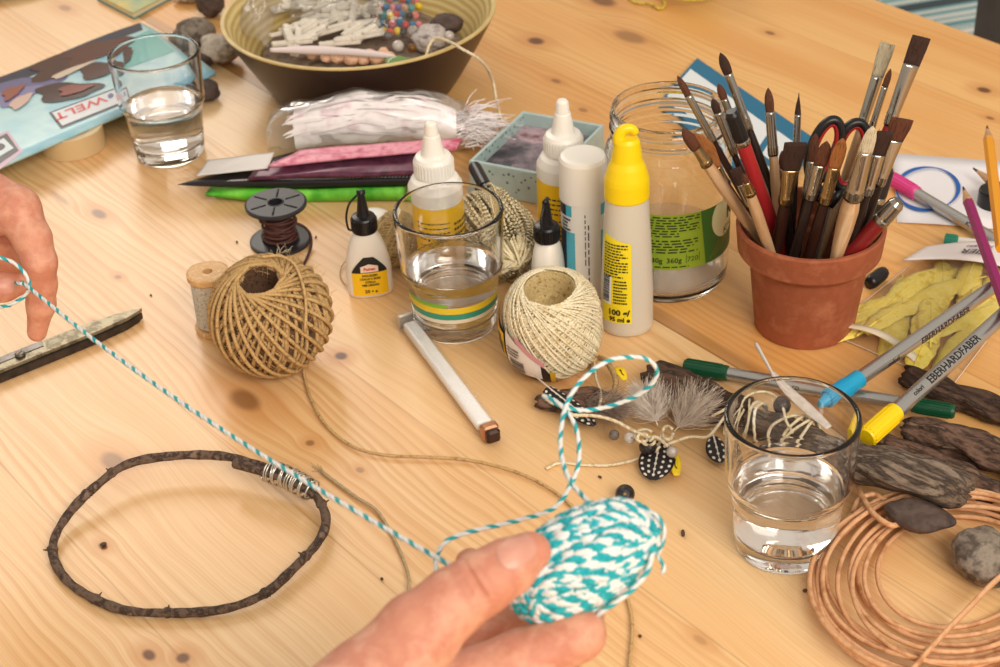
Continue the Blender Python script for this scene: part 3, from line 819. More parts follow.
kb = at(281, 242)
t = thing('cord_spool', 'black plastic spool wound with dark brown cord behind the jute ball', 'spool', kb, .2)
SPB = mat('spool_black', '#26252a', .38)
MB().lathe([(.0050, .0006), (.0050, .0344), (.0216, .0344), (.0230, .0336), (.0230, .0318), (.0216, .0312), (.0068, .0308), (.0068, .0040), (.0216, .0032), (.0230, .0026), (.0230, .0008), (.0216, 0), (.006, 0)], 56, close=True).build('spool_body', SPB, t, angle=40)
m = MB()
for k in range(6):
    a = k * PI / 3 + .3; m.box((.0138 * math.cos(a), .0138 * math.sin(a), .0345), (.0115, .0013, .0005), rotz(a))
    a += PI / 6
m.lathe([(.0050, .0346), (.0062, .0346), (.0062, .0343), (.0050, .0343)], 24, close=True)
m.build('slots', mat('spool_slot_shade', '#0d0c0f', .5), t)  # dark strips laid on top, shade inside the slots put into their colour
tt = np.linspace(0, 1, 1500); R_ = .0098 + .0022 * np.sin(2 * PI * 5.3 * tt) + .0015 * np.sin(2 * PI * 41 * tt)
zz = .0175 + .0122 * np.cos(2 * PI * 3.5 * tt)
m = MB().tube(np.stack([R_ * np.cos(2 * PI * 33 * tt), R_ * np.sin(2 * PI * 33 * tt), zz], 1), .0011, 6)
m.lathe([(.0069, .0042), (.0098, .0046), (.0102, .018), (.0098, .0302), (.0069, .0306)], 24)
BRC = mat('dark_brown_cord', '#3d2320', .6, var='#54302a', vscale=300)
m.build('cord', BRC, t)
P = spline([at(292, 222, .016), at(303, 226, .012), at(310, 234, .008), at(311, 246, .003), at(307, 258, .0012), at(303, 265, .0012), at(299, 268, .0012)], 40) - kb
Ri = rotz(-.2); MB().tube(P @ Ri.T, .0011, 6).build('loose_end', BRC, t)
m = MB()
for k in range(12):
    p = np.array([r.uniform(-.012, .006), -.0225 + r.uniform(-.002, .004), .0035]); q = np.array([r.uniform(-.008, .008), r.uniform(-.004, .004), r.uniform(0, .006)])
    m.tube(spline([p, p + q * .5 + np.array([0, 0, .001]), p + q], 6), .00014, 3)
m.build('stray_fibres', CREAM, t)

# ------------------------------------------------------------------ glitter tube
a, b2 = at(407, 322, .006), at(488, 430, .006); d = b2 - a; L = np.linalg.norm(d); d /= L
t = thing('glitter_tube', 'slim clear tube of silver glitter with a copper end in front of the middle glass', 'glitter tube', (a + b2) / 2 * np.array([1, 1, 0]), math.atan2(d[1], d[0]))
def glitter():
    m = bpy.data.materials.new('silver_glitter'); m.use_nodes = True; nt = m.node_tree; b = nt.nodes['Principled BSDF']
    tc = nt.nodes.new('ShaderNodeTexCoord'); v = nt.nodes.new('ShaderNodeTexVoronoi'); v.inputs['Scale'].default_value = 1100
    nt.links.new(tc.outputs['Object'], v.inputs['Vector'])
    rp = nt.nodes.new('ShaderNodeValToRGB'); rp.color_ramp.elements[0].color = lin('f8f7f5'); rp.color_ramp.elements[1].color = lin('ffffff')
    nt.links.new(v.outputs['Color'], rp.inputs[0]); nt.links.new(rp.outputs[0], b.inputs['Base Color'])
    b.inputs['Metallic'].default_value = .0; b.inputs['Roughness'].default_value = .35
    gm = nt.nodes.new('ShaderNodeNewGeometry'); mx = nt.nodes.new('ShaderNodeVectorMath'); mx.operation = 'MULTIPLY_ADD'
    sb_ = nt.nodes.new('ShaderNodeVectorMath'); sb_.operation = 'SUBTRACT'; sb_.inputs[1].default_value = (.28, .28, .28)
    nt.links.new(v.outputs['Color'], sb_.inputs[0]); nt.links.new(sb_.outputs[0], mx.inputs[0]); mx.inputs[1].default_value = (.28, .28, .28)
    nt.links.new(gm.outputs['Normal'], mx.inputs[2]); nn = nt.nodes.new('ShaderNodeVectorMath'); nn.operation = 'NORMALIZE'
    nt.links.new(mx.outputs[0], nn.inputs[0]); nt.links.new(nn.outputs[0], b.inputs['Normal'])
    return m
MB().box((0, 0, .0062), (L - .010, .0098, .0074), bev=.0012).build('glitter_fill', glitter(), t)
MB().box((.0, 0, .0062), (L, .0136, .0122), bev=.0022).build('clear_shell', film('clear_film', '#ffffff', .10, .03), t, smooth=False)
MB().box((L / 2 + .0022, 0, .0066), (.0068, .0110, .0110), bev=.0012).build('copper_end', mat('copper_end', '#b98462', .3, .6), t, smooth=False)
MB().box((L / 2 + .0078, 0, .0066), (.0044, .0092, .0092), bev=.0014).build('dark_tip', mat('dark_tip', '#3a221b', .35, .3), t, smooth=False)
MB().box((-L / 2 - .0012, 0, .0064), (.0026, .0128, .0116), bev=.0010).build('end_cap', mat('silver_cap', '#b9b2a8', .35, .6), t, smooth=False)

# ------------------------------------------------------------------ twig ring
WR = [(172, 456, .014), (128, 464, .014), (96, 486, .012), (70, 512, .008), (54, 540, .005), (56, 564, .004), (76, 588, .0035), (120, 609, .0035), (172, 613, .0035), (224, 609, .004), (264, 594, .005), (292, 570, .006), (318, 542, .007), (326, 519, .008), (316, 496, .010), (296, 479, .012), (262, 466, .0135), (222, 456, .014)]
wbse = at(190, 540)
t = thing('twig_ring', 'ring bent from a dark twig, bound with silver wire, lying on bare boards', 'twig ring', wbse)
BARK = mat('twig_bark', '#4b3a30', .8, var=['#6d594b', '#33251d', '#80695a'], vscale=120, stretch=(1, 1, 1), bump=.6, bscale=500)
P = spline([at(x, y, z) for x, y, z in WR], 260, closed=True) - wbse
rad = np.array([.0027 * (1 + .08 * math.sin(i * .21) + .05 * math.sin(i * .83 + 1)) for i in range(260)])
m = MB().tube(P, rad, 10, closed=True)
for i, s in ((34, 1), (60, -1), (92, 1), (118, 1), (150, -1), (170, 1), (196, -1), (22, -1)):
    m.sphere(P[i] + np.array([0, 0, .0003]), .0039, 8, 6, sc=(.9, .9, .8))
    q = P[i] - P[(i + 4) % 260]; q = np.cross(q, [0, 0, s]); q /= np.linalg.norm(q)
    m.tube(spline([P[i], P[i] + q * .003 + np.array([0, 0, .0005]), P[i] + q * .0052 + np.array([0, 0, .0012])], 6), np.linspace(.0013, .0003, 6), 5)
m.build('twig', BARK, t)
P2 = spline([at(235, 463, .016), at(252, 468, .017), at(280, 477, .018), at(305, 489, .016), at(314, 497, .013)], 40) - wbse
MB().tube(P2, np.linspace(.0034, .0020, 40), 8).build('twig_end', BARK, t)
ax_ = spline([at(268, 472, .0145), at(290, 480, .0145), at(311, 492, .0135)], 260) - wbse
T = np.gradient(ax_, axis=0); T /= np.linalg.norm(T, axis=1)[:, None]; Nn = np.cross(T, [0, 0, 1]); Nn /= np.linalg.norm(Nn, axis=1)[:, None]; Bn = np.cross(T, Nn)
an = np.linspace(0, 2 * PI * 17, 260)
Pw = ax_ + np.array([0, 0, .0012]) + .0068 * (np.cos(an)[:, None] * Nn + np.sin(an)[:, None] * Bn) + T * (.002 * np.sin(an * .37)[:, None])
MB().tube(Pw, .00062, 5).build('silver_wire', mat('silver_wire', '#cfcac2', .3, .85), t)

# ------------------------------------------------------------------ old scissors at the left edge
tip = at(144, 314, .005); piv = at(25, 362, .005); d = (tip - piv); Ls = np.linalg.norm(d); d /= Ls
t = thing('scissors', 'old steel scissors with worn dark blades under the left hand', 'scissors', (piv[0], piv[1], 0), math.atan2(d[1], d[0]))
STEEL = mat('worn_steel', '#8d8570', .42, .7, var=['#a39a82', '#6f6651', '#958c76'], vscale=90, bump=.1)
DST = mat('dark_steel', '#2b2523', .45, .5, var='#4a403a', vscale=120)
def blade(y0, y1, top):
    L_ = Ls
    return [(-.03, y0), (.02, y0 - .0008 if not top else y0), (L_ * .75, y0 + (.0015 if not top else .0010)), (L_ * .93, y0 + (.0030 if not top else .0040)), (L_, (y0 + y1) / 2 if top else y1), (L_ * .92, y1 - .0012), (L_ * .6, y1), (-.03, y1)]
u1 = MB().prism([(-.030, -.0035), (Ls * .6, -.0035), (Ls * .85, -.0020), (Ls * .96, .0008), (Ls, .0024), (Ls * .95, .0042), (Ls * .82, .0072), (Ls * .6, .0094), (Ls * .3, .0105), (-.030, .0105)], .0062, .0088).build('upper_blade', STEEL, t, smooth=False)
MB().prism([(-.030, -.0062), (.03, -.0064), (Ls * .6, -.0060), (Ls * .82, -.0044), (Ls * .94, -.0014), (Ls * .995, .0020), (Ls * .9, .0030), (Ls * .7, .0030), (-.030, .0030)], .0008, .0058).build('lower_blade', DST, t, smooth=False)
MB().lathe([(0, .0112), (.0026, .0112), (.0034, .0104), (.0036, .0089), (0, .0089)], 20, (-.001, .0035, 0)).box((-.001, .0035, .01125), (.005, .0006, .0003), rotz(.6)).build('pivot_screw', mat('screw_steel', '#6f675b', .4, .8), u1)
MB().prism([(-.030, .004), (.016, .004), (.018, .0105), (-.030, .0105)], .0089, .0093).build('dark_plate', mat('plate_steel', '#77716b', .35, .7, var='#4d4743', vscale=100), u1, smooth=False)
for s in (1, -1):
    ring = [(-.085 + .030 * math.cos(a), s * .019 + .013 * math.sin(a) + .002, .004 + .002 * s) for a in np.linspace(0, 2 * PI, 40, endpoint=False)]
    mm_ = MB().tube(ring, .0035, 8, closed=True)
    mm_.tube(spline([(-.026, .0035 + .002 * s, .0048), (-.042, .006 * s + .003, .0046), (-.058, .013 * s + .002, .004 + .002 * s)], 12), .0038, 8)
    mm_.build('handle', DST, t)

# ------------------------------------------------------------------ coil of leather cord
cbse = at(945, 575)
t = thing('cord_coil', 'coil of tan leather cord at the lower right, half under the driftwood', 'leather cord', cbse)
LEA = mat('tan_leather', '#cd9669', .5, var=['#dcab80', '#b68055'], vscale=90, bump=.1)
def loop(cx, cy, rx, ry, z, ph=0.0, a0=0.0, a1=2 * PI, wob=.05, seed=0, n=150):
    rr = random.Random(seed); k1, k2 = rr.uniform(0, 6), rr.uniform(0, 6)
    pts = []
    for a in np.linspace(a0, a1, 36):
        w = 1 + wob * math.sin(2 * a + k1) + wob * .6 * math.sin(3 * a + k2)
        pts.append(at(cx + rx * w * math.cos(a + ph), cy + ry * w * math.sin(a + ph), z + .0025 * (1 + math.sin(a * 2 + k2))))
    return spline(pts, n)
m = MB(); r2 = random.Random(21)
LOOPS = [(944, 580, 131, 92, .002), (946, 578, 126, 88, .005), (950, 582, 133, 95, .0085), (948, 575, 118, 84, .003), (951, 580, 111, 86, .0065), (954, 574, 104, 76, .010),
         (953, 572, 97, 71, .0022), (956, 573, 90, 66, .006), (950, 577, 122, 90, .0115), (957, 571, 80, 56, .0025), (940, 588, 124, 88, .0050), (960, 584, 106, 80, .0098), (936, 580, 119, 93, .0070), (944, 584, 128, 97, .0125)]
for k, (cx, cy, rx, ry, z) in enumerate(LOOPS):
    P = loop(cx, cy, rx, ry, z, seed=k, wob=.034) - cbse
    m.tube(P, .00138, 8)
m.build('coil', LEA, t)
m = MB()
m.tube(spline([at(1030, 560, .012), at(1000, 577, .014), at(965, 612, .016), at(938, 640, .016), at(910, 672, .016)], 60) - cbse, .0022, 8, flat=.6)
m.tube(spline([at(856, 482, .006), at(862, 496, .014), at(874, 514, .0185), (at(890, 525, .0195)), at(899, 524, .017)], 40) - cbse, .00165, 8)
m.tube(spline([at(853, 512, .006), at(860, 499, .012), at(875, 494, .014), at(886, 500, .014), at(930, 510, .010)], 40) - cbse, .00165, 8)
m.build('cord_end', LEA, t)
# ------------------------------------------------------------------ paint brushes in the pot
FER = mat('nickel_ferrule', '#a6a198', .16, .95); GFER = mat('brass_ferrule', '#a78f68', .2, .95)
def bristle_mat(n, a, b): return mat('bristle_' + n, a, .75, var=b, vscale=300, stretch=(6, 6, .35), bump=.6, bscale=900)
HB = bristle_mat('brown', '#4a2a1c', ['#6b3d26', '#2e1812']); HD = bristle_mat('dark', '#2c1a14', ['#442a20', '#1a0f0c'])
HO = bristle_mat('orange_brown', '#8a5227', ['#b07038', '#5c3216']); HG = bristle_mat('grey', '#a59a80', ['#c2b89c', '#7d735c']); HW = bristle_mat('cream', '#cfc3a3', ['#e2d8bd', '#a89a78'])
H_DK = mat('handle_black', '#1c1413', .28, var='#2e201b', vscale=60, stretch=(1, 1, .1)); H_BN = mat('handle_brown', '#3a1f17', .28, var='#241410', vscale=60, stretch=(1, 1, .1)); H_WD = mat('handle_wood', '#c9a884', .5, var=['#b58f68', '#d9bc98'], vscale=60, stretch=(3, 3, .2)); H_RD = mat('handle_red', '#8c1f22', .3)

def pot_axis(tip, ent, dy):
    E = at(ent[0], ent[1], .077)
    C = POT[:2]; v = E[:2] - C; rr = np.linalg.norm(v)
    if rr > .0385: E[:2] = C + v * (.0385 / rr)
    T = aty(tip[0], tip[1], E[1] + dy)
    d = (T - E); d /= np.linalg.norm(d)
    s = 0.0
    while s < .066:
        q = E - d * (s + .002); lim = .0300 + (q[2] - .006) * (.0072 / .044) - .006
        if q[2] < .012 or (np.linalg.norm(q[:2] - C) > lim and s > .012): break
        s += .002
    return E - d * s, T, d

def brush(label, tip, ent, dy, lb, lf, wb, wf, wh, hair, ferm, hand, flat=True, ptip='flat', name='paint_brush'):
    B, T, d = pot_axis(tip, ent, dy)
    k = 1640 / 1.03 / 1650 * 1000 * 1.03; px = 1.0 / 1600
    L = np.linalg.norm(T - B)
    lb, lf, wb, wf, wh = lb * px * 1.12, lf * px * 1.12, wb * px / 2, wf * px / 2, wh * px / 2
    R = frame(d, (0, -1, 0))
    t = thing('paint_brush', label, 'paint brush', B, group='brushes in the terracotta pot', rot=Matrix(R.tolist()).to_euler())
    zf, zb = L - lb - lf, L - lb
    hr = wh
    MB().lathe([(0, 0), (hr * .55, .001), (hr * .7, zf * .25), (hr * .95, zf * .6), (hr, zf * .85), (hr * .86, zf - .001), (hr * .8, zf + .003), (0, zf + .003)], 14).build('handle', hand, t)
    # ferrule: round below, flattened towards the hair
    def ring(w, th, z, n=20):
        a = np.linspace(0, 2 * PI, n, endpoint=False); return np.stack([w * np.cos(a), th * np.sin(a), np.full(n, z)], 1)
    def loft(levels, n=20):
        V = np.concatenate([ring(*l, n=n) for l in levels]); K = len(levels)
        F_ = [[i * n + j, i * n + (j + 1) % n, (i + 1) * n + (j + 1) % n, (i + 1) * n + j] for i in range(K - 1) for j in range(n)]
        F_ += [list(range(n))[::-1], [(K - 1) * n + j for j in range(n)]]
        return MB().add(V, F_)
    fr = max(hr, min(wf, hr * 1.05)); th1 = (.0020 if flat else wf); lev = []
    for s in (0, .04, .06, .10, .12, .16, .18, .22, .3, .5, .75, .95, 1.0):
        g = 1 + (.10 if s in (.06, .12, .18) else 0); w = (fr + (wf - fr) * s) * g; th = (fr + (th1 - fr) * s) * g; lev.append((w, th, zf + (zb - zf) * s))
    loft(lev).build('ferrule', ferm, t)
    lev = []
    for s in np.linspace(0, 1, 9):
        if ptip == 'flat': w = wf + (wb - wf) * min(1, s * 1.6); th = th1 * (1 - .55 * s)
        elif ptip == 'filbert': w = (wf + (wb - wf) * min(1, s * 2)) * math.sqrt(max(.02, 1 - max(0, (s - .35) / .65) ** 2)); th = th1 * (1 - .6 * s)
        elif ptip == 'round': w = wb * (.85 + .5 * s - 1.25 * s ** 3) if s < 1 else wb * .08; th = w
        else: w = wb * (1 - s ** 1.3) + wb * .04; th = w
        lev.append((max(w, .0002), max(th, .0002), zb - .0005 + (lb) * s))
    hm = loft(lev, 24)
    rr = random.Random(int(tip[0] * 7 + tip[1]))
    for q in range(22):       # loose hairs that break the outline
        x = rr.uniform(-.85, .85); w0 = wf * x; w1 = (wb if ptip in ('flat', 'filbert') else wb * .3) * x * rr.uniform(.9, 1.15)
        yy = rr.uniform(-.7, .7) * th1; e = lb * (rr.uniform(.82, 1.06) if ptip == 'flat' else rr.uniform(.6, .98) * (1 - .35 * abs(x)))
        hm.tube([(w0, yy, zb), ((w0 + w1) / 2 * 1.03, yy, zb + e * .6), (w1, yy * .5, zb + e)], np.array([.00028, .00024, .00010]), 4)
    hm.build('bristles', hair, t)
    return t

BR = [
 ('dark round brush leaning far left over the jar mouth', (677, 75), (742, 213), .016, 22, 52, 8, 8, 8, HB, FER, H_BN, False, 'round'),
 ('round brush with a pale wooden handle, lowest of those leaning over the jar', (682, 128), (747, 230), -.002, 24, 22, 13, 9, 13, HB, GFER, H_WD, False, 'round'),
 ('soft orange-brown mop brush spreading wide at the left of the pot', (694, 133), (754, 228), .002, 42, 20, 22, 12, 9, HO, GFER, H_BN, True, 'filbert'),
 ('dark tipped brush just left of the red craft knife', (712, 98), (755, 211), .008, 15, 46, 9, 9, 8, HD, FER, H_BN, False, 'round'),
 ('short haired brush behind the red craft knife', (718, 83), (759, 203), .018, 16, 44, 9, 8, 8, HB, FER, H_DK, False, 'round'),
 ('tall round dark brush rising above the red craft knife', (720, 52), (779, 208), .030, 21, 58, 11, 9, 9, HD, FER, H_DK, False, 'round'),
 ('brush with a frayed brown tip and long silver ferrule before the blue booklet', (768, 87), (778, 214), .022, 23, 42, 10, 10, 11, HB, FER, H_WD, False, 'round'),
 ('fine pointed brush with a needle-thin dark tip', (799, 92), (793, 212), .024, 21, 34, 6, 7, 8, HD, FER, H_DK, False, 'point'),
 ('wide flat dark brush with a brass ferrule at the front of the bunch', (796, 142), (779, 236), -.010, 30, 38, 23, 18, 13, HD, GFER, H_BN, True, 'flat'),
 ('narrow rounded brown brush between the wide flat one and the scissors', (816, 133), (802, 222), .010, 27, 36, 11, 10, 9, HB, FER, H_DK, True, 'filbert'),
 ('rounded brown brush with a silver ferrule in front of the scissors handles', (827, 141), (797, 244), -.012, 26, 38, 15, 13, 11, HB, FER, H_DK, True, 'filbert'),
 ('orange-brown rounded brush in front of the right scissors handle', (843, 138), (812, 246), -.014, 32, 40, 15, 13, 12, HO, GFER, H_BN, True, 'filbert'),
 ('thick cream haired brush with a stout pale wooden handle', (873, 126), (839, 256), -.016, 28, 50, 14, 14, 19, HW, FER, H_WD, True, 'filbert'),
 ('flat dark brown brush right beside the cream haired one', (886, 131), (850, 246), -.006, 24, 42, 17, 14, 11, HD, FER, H_DK, True, 'flat'),
 ('flat reddish-brown brush leaning right below the tallest brushes', (903, 118), (860, 236), .000, 22, 46, 23, 17, 11, HB, FER, H_DK, True, 'flat'),
 ('tall flat brush with pale grey bristles at the back', (888, 43), (838, 200), .026, 32, 52, 17, 13, 10, HG, FER, H_WD, True, 'flat'),
 ('small round brush between the two tallest flat brushes', (891, 68), (847, 206), .020, 18, 42, 7, 7, 7, HB, FER, H_DK, False, 'round'),
 ('tallest and widest brush with a square dark brown tip and red handle', (922, 36), (866, 206), .018, 27, 60, 20, 18, 11, HD, FER, H_RD, True, 'flat'),
 ('stubby brush with a tiny brown tip and pale handle at the left front', (743, 173), (760, 248), -.018, 12, 16, 6, 7, 12, HB, GFER, H_WD, False, 'round'),
 ('flat dark brush with its hair hidden behind the orange-brown mop', (735, 168), (764, 236), -.004, 18, 26, 12, 11, 9, HD, FER, H_BN, True, 'flat'),
 ('slim dark brush in the middle of the bunch, behind the wide flat one', (782, 150), (788, 226), .004, 18, 34, 9, 9, 9, HB, FER, H_DK, False, 'round'),
]
for a in BR: brush(*a)

def craft_knife(label, tip, ent, dy, w, cap, body, knob, capfrac):
    B, T, d = pot_axis(tip, ent, dy); L = np.linalg.norm(T - B); R = frame(d, (0, -1, 0)); r = w / 3200
    t = thing('craft_knife', label, 'craft knife', B, rot=Matrix(R.tolist()).to_euler())
    zc = L * (1 - capfrac)
    MB().lathe([(0, 0), (r * .8, 0), (r, .003), (r, zc), (0, zc)], 20).build('knife_body', body, t, angle=50)
    MB().lathe([(0, zc), (r * 1.04, zc), (r * 1.08, zc + .002), (r * 1.0, L - .003), (r * .7, L), (0, L)], 20).build('end_cap', cap, t, angle=50)
    MB().lathe([(r * 1.01, zc - .004), (r * 1.1, zc - .003), (r * 1.1, zc - .001), (r * 1.01, zc)], 20).build('ring', FER, t)
    return t
craft_knife('red craft knife with a black cap standing among the brushes on the left', (731, 111), (772, 224), -.006, 15, BLACKP, mat('knife_red', '#a5262b', .3), None, .14)
craft_knife('short dark red craft knife with a silver knob at the right rim of the pot', (899, 201), (860, 250), -.004, 17, FER, mat('knife_dark_red', '#7d1d1f', .3), None, .15)
craft_knife('thick black craft knife behind the flat brushes at the right of the pot', (886, 166), (866, 226), .010, 20, BLACKP, BLACKP, None, .2)

# scissors standing handles up
B, T, d = pot_axis((848, 120), (822, 216), .012); L = np.linalg.norm(T - B)
t = thing('scissors', 'scissors with black and red loop handles standing in the brush pot', 'scissors', B, rot=Matrix(frame(d, (0, -1, 0)).tolist()).to_euler())
REDI = mat('grip_red', '#a02226', .35)
for s, off, w, h, tilt in ((1, .0105, .0092, .0205, -.16), (-1, -.0085, .0108, .0225, .10)):
    a = np.linspace(0, 2 * PI, 44, endpoint=False)
    c = np.array([off * 1.0, 0, L - h - .001])
    P = np.stack([c[0] + w * np.cos(a) + tilt * h * .3 * np.sin(a), c[1] + .002 * s + 0 * a, c[2] + h * np.sin(a)], 1)
    hm = MB().tube(P, .0032, 10, closed=True); hm.tube([P[33], (off * .35, .001 * s, L - 2 * h - .014)], .0034, 10)
    ho = hm.build('handle', BLACKP, t)
    Pi = np.stack([c[0] + (w - .0026) * np.cos(a) + tilt * h * .3 * np.sin(a), c[1] + .002 * s + 0 * a, c[2] + (h - .0026) * np.sin(a)], 1)
    MB().tube(Pi, .0022, 8, closed=True).build('red_grip', REDI, ho)
    zz = L - 2 * h - .012
    MB().box((off * .12, .0012 * s, zz * .5), (.0075, .0018, zz), bev=.0006).build('blade', mat('blade_steel', '#b8b6b0', .3, .85), t, smooth=False)

# ------------------------------------------------------------------ felt pens and pencils
SIL = mat('barrel_silver', '#b5b5b4', .25, .8)
def felt_pen(label, p0, p1, capm, barrel=SIL, plug=None, Lp=.150, capL=.033, r=.0047, text=None, group='felt pens at the right', taper=False, textside=0.0, plugL=.026):
    p0, p1 = np.array(p0), np.array(p1); d = p1 - p0; d /= np.linalg.norm(d)
    R = frame(d, CAM - (p0 + p1) / 2)      # local y leans to the viewer
    t = thing('felt_pen', label, 'felt pen', p0, group=group, rot=Matrix(R.tolist()).to_euler())
    rc = r * 1.24
    if taper: pr = [(0, 0), (r * .55, .0004), (r * .62, .002), (rc * .98, .012), (rc, .015), (rc, capL), (r * .98, capL + .0004), (0, capL + .0004)]
    else: pr = [(0, 0), (rc * .85, .0002), (rc * .95, .0012), (rc, .004), (rc, capL - .001), (r * .98, capL), (0, capL)]
    c = MB().lathe(pr, 30)
    for k in range(15):
        a = 2 * PI * k / 15; c.box((rc * math.cos(a), rc * math.sin(a), .0155 if taper else capL * .45), (.0008, .0011, capL * (.45 if taper else .78)), rotz(a))
    c.build('cap', capm, t, angle=40)
    e = Lp - (plugL if plug else 0)
    MB().lathe([(0, capL - .002), (r, capL - .002), (r, e - .002), (r * .93, e), (0, e)], 30).build('barrel', barrel, t, angle=40)
    if plug:
        q = MB().lathe([(0, e), (r * 1.08, e), (r * 1.14, e + .002), (r * 1.1, Lp - .0015), (r * .9, Lp), (0, Lp)], 30)
        for k in range(15):
            a = 2 * PI * k / 15; q.box((r * 1.12 * math.cos(a), r * 1.12 * math.sin(a), (e + Lp) / 2), (.0008, .0010, plugL * .75), rotz(a))
        q.build('end_plug', plug, t, angle=40)
    if text:
        m = MB()
        # x runs along the pen, y around it
        f = lambda x, y: ((r + .0001) * math.sin(textside + y / r), (r + .0001) * math.cos(textside + y / r), x)
        for s, x, size, b in text: m.merge(text_mb(s, size, 'LEFT', lambda u, v: f(x + u, v - size * .35), bold=b))
        m.build('lettering', INK, t)
    return t
gcap = mat('pen_green', '#0f4a30', .35); bcap = mat('pen_blue', '#1e9cc9', .35); ycap = mat('pen_yellow', '#f1cf12', .35); pcap = mat('pen_pink', '#d83f8c', .35)
p0 = at(684, 366, .0060); e_ = at(955, 412, .013)
felt_pen('dark green felt pen lying behind the front water glass', p0, e_, gcap, plug=gcap, Lp=float(np.linalg.norm(e_ - p0)), capL=.030, r=.0042, text=[('co', .072, .0058, .0001)])
p0 = at(822, 404, .021); q = at(990, 289, .034)
felt_pen('felt pen with a pale blue cap crossing the bag of yellow feathers', p0, q, bcap, Lp=.165, capL=.034, text=[('EBERHARDFABER', .088, .0062, .0001), ('colori', .056, .0045, .0001)], taper=True, textside=-.75)
p0 = at(866, 438, .024); q = at(1000, 318, .036)
felt_pen('felt pen with a yellow cap nearest the driftwood', p0, q, ycap, Lp=.165, capL=.031, r=.0050, text=[('EBERHARDFABER', .062, .0072, .00015), ('colori', .046, .0042, .0001)], textside=.1)
p0 = at(891, 178, .0075); q = at(992, 238, .0075)
felt_pen('felt pen with a pink ribbed cap on the blue circle drawing', p0, q, pcap, Lp=.165, capL=.030, r=.0043, text=[('IC', .085, .004, .0001)])
p0 = at(944, 240, .0050); q = at(1010, 249, .0050)
felt_pen('white felt pen with a teal end behind the feather bag header', p0, q, mat('pen_teal', '#2f8f76', .35), barrel=mat('pen_white', '#dedbd6', .4), Lp=.12, capL=.010, r=.0038)

def pencil(label, p0, p1, colm, L=.172, r=.0036, lead='#2a2024'):
    p0, p1 = np.array(p0), np.array(p1); d = p1 - p0; d /= np.linalg.norm(d)
    t = thing('pencil', label, 'pencil', p0, group='coloured pencils at the right edge', rot=Matrix(frame(d).tolist()).to_euler())
    MB().lathe([(0, 0), (.0006, .0003), (.0013, .006), (0, .0061)], 12).build('lead', mat('lead' + lead, lead, .6), t)
    MB().lathe([(0, .0058), (.0012, .0058), (r * .98, .0215), (r * .9, .0222), (0, .0222)], 18).build('sharpened_cone', mat('pencil_wood', '#c99f78', .6, var='#b3875f', vscale=200), t)
    m = MB().lathe([(0, .0200), (r * .9, .0205), (r, .0225), (r, L), (0, L)], 6); m.build('pencil_body', colm, t, smooth=False)
pencil('yellow-orange pencil pointing up at the far right edge', at(987, 126, .052), at(1003, 262, .048), mat('pencil_orange', '#e29a22', .35), r=.0040, lead='#5a2c18')
pencil('purple-magenta pencil lying over the silver pen barrels', at(963, 187, .046), at(999, 288, .0455), mat('pencil_magenta', '#8e1560', .35), r=.0040)
pencil('dark pencil with a black point behind the orange pencil', at(973, 168, .010), at(1003, 190, .010), mat('pencil_black', '#2b2730', .35), r=.0038, lead='#17151a')

# paper with the blue ring
pb = at(950, 190)
cs = [at(893, 154), at(1012, 163), at(1014, 232), at(897, 223)]
def q4(c, u, v): return (1 - u) * (1 - v) * c[0] + u * (1 - v) * c[1] + u * v * c[2] + (1 - u) * v * c[3]
t = thing('drawing_paper', 'white paper with a blue felt-pen ring drawn on it, behind the pot', 'paper', pb)
MB().slab(lambda u, v: q4(cs, u, v) - pb + np.array([0, 0, .0008 + .0012 * math.sin(3 * u) * v]), 10, 8, .0004).build('sheet', mat('drawing_white', '#e9e8ee', .7), t)
m = MB(); c0 = at(927, 191) - pb; ex = at(958, 192) - at(927, 191); ey = at(927, 170) - at(927, 191)
def ringp(u, v):
    a = 2 * PI * u; k = 1 + (.10 + .05 * math.sin(a * 3 + 1)) * (v - .5) + .03 * math.sin(2 * a)
    return c0 + k * (ex * math.cos(a) + ey * math.sin(a)) + np.array([0, 0, .0026])
m.grid(ringp, 60, 2, cu=True)
m.build('blue_ring', mat('ink_blue', '#1c5fb0', .6), t)

# small black lid and pen end at the rim of the picture, black pen end by the pot
b = at(992, 206, 0); MB().lathe([(0, 0), (.010, 0), (.0112, .001), (.0112, .013), (.0104, .0145), (0, .0145)], 30).build('black_lid', BLACKP, None, loc=b)
tag(bpy.data.objects['black_lid'], 'round black lid beside the orange pencil', 'lid')
b = at(869, 284, .0052); e = at(884, 272, .0052); MB().tube(spline([b - b, (e - b) * .5, e - b], 8), np.array([.0040, .0050, .0052, .0052, .0052, .0052, .0050, .0042]), 16).build('pen_cap', BLACKP, None, loc=b)
tag(bpy.data.objects['pen_cap'], 'black pen cap peeking out behind the terracotta pot', 'pen cap')

# ------------------------------------------------------------------ bag of yellow feathers
fb = at(905, 320)
A_, B_, C_, D_ = at(826, 334), at(924, 256), at(1048, 262), at(952, 388)
t = thing('feather_bag', 'clear bag holding yellow feathers, with a white header card, under the pens', 'bag of feathers', fb)
def bagz(u, v): return .0015 + .013 * (max(0, math.sin(PI * u)) ** .6) * (max(0, math.sin(PI * v)) ** .6) + .0012 * math.sin(9 * u + 5 * v) * math.sin(PI * u) * math.sin(PI * v)
cc = [A_ - fb, D_ - fb, C_ - fb, B_ - fb]     # u: A->D, v: A->B
mb = MB()
mb.grid(lambda u, v: q4(cc, u, v) + np.array([0, 0, bagz(u, v)]), 24, 30)
mb.build('clear_film', film('bag_film', '#fdfbf4', .35, .04), t)
cl = MB().grid(lambda u, v: q4(cc, -.005 + .05 * u * .3 + .02, .03 + .9 * v) + np.array([0, 0, .0045 + .004 * math.sin(PI * v)]), 3, 20)
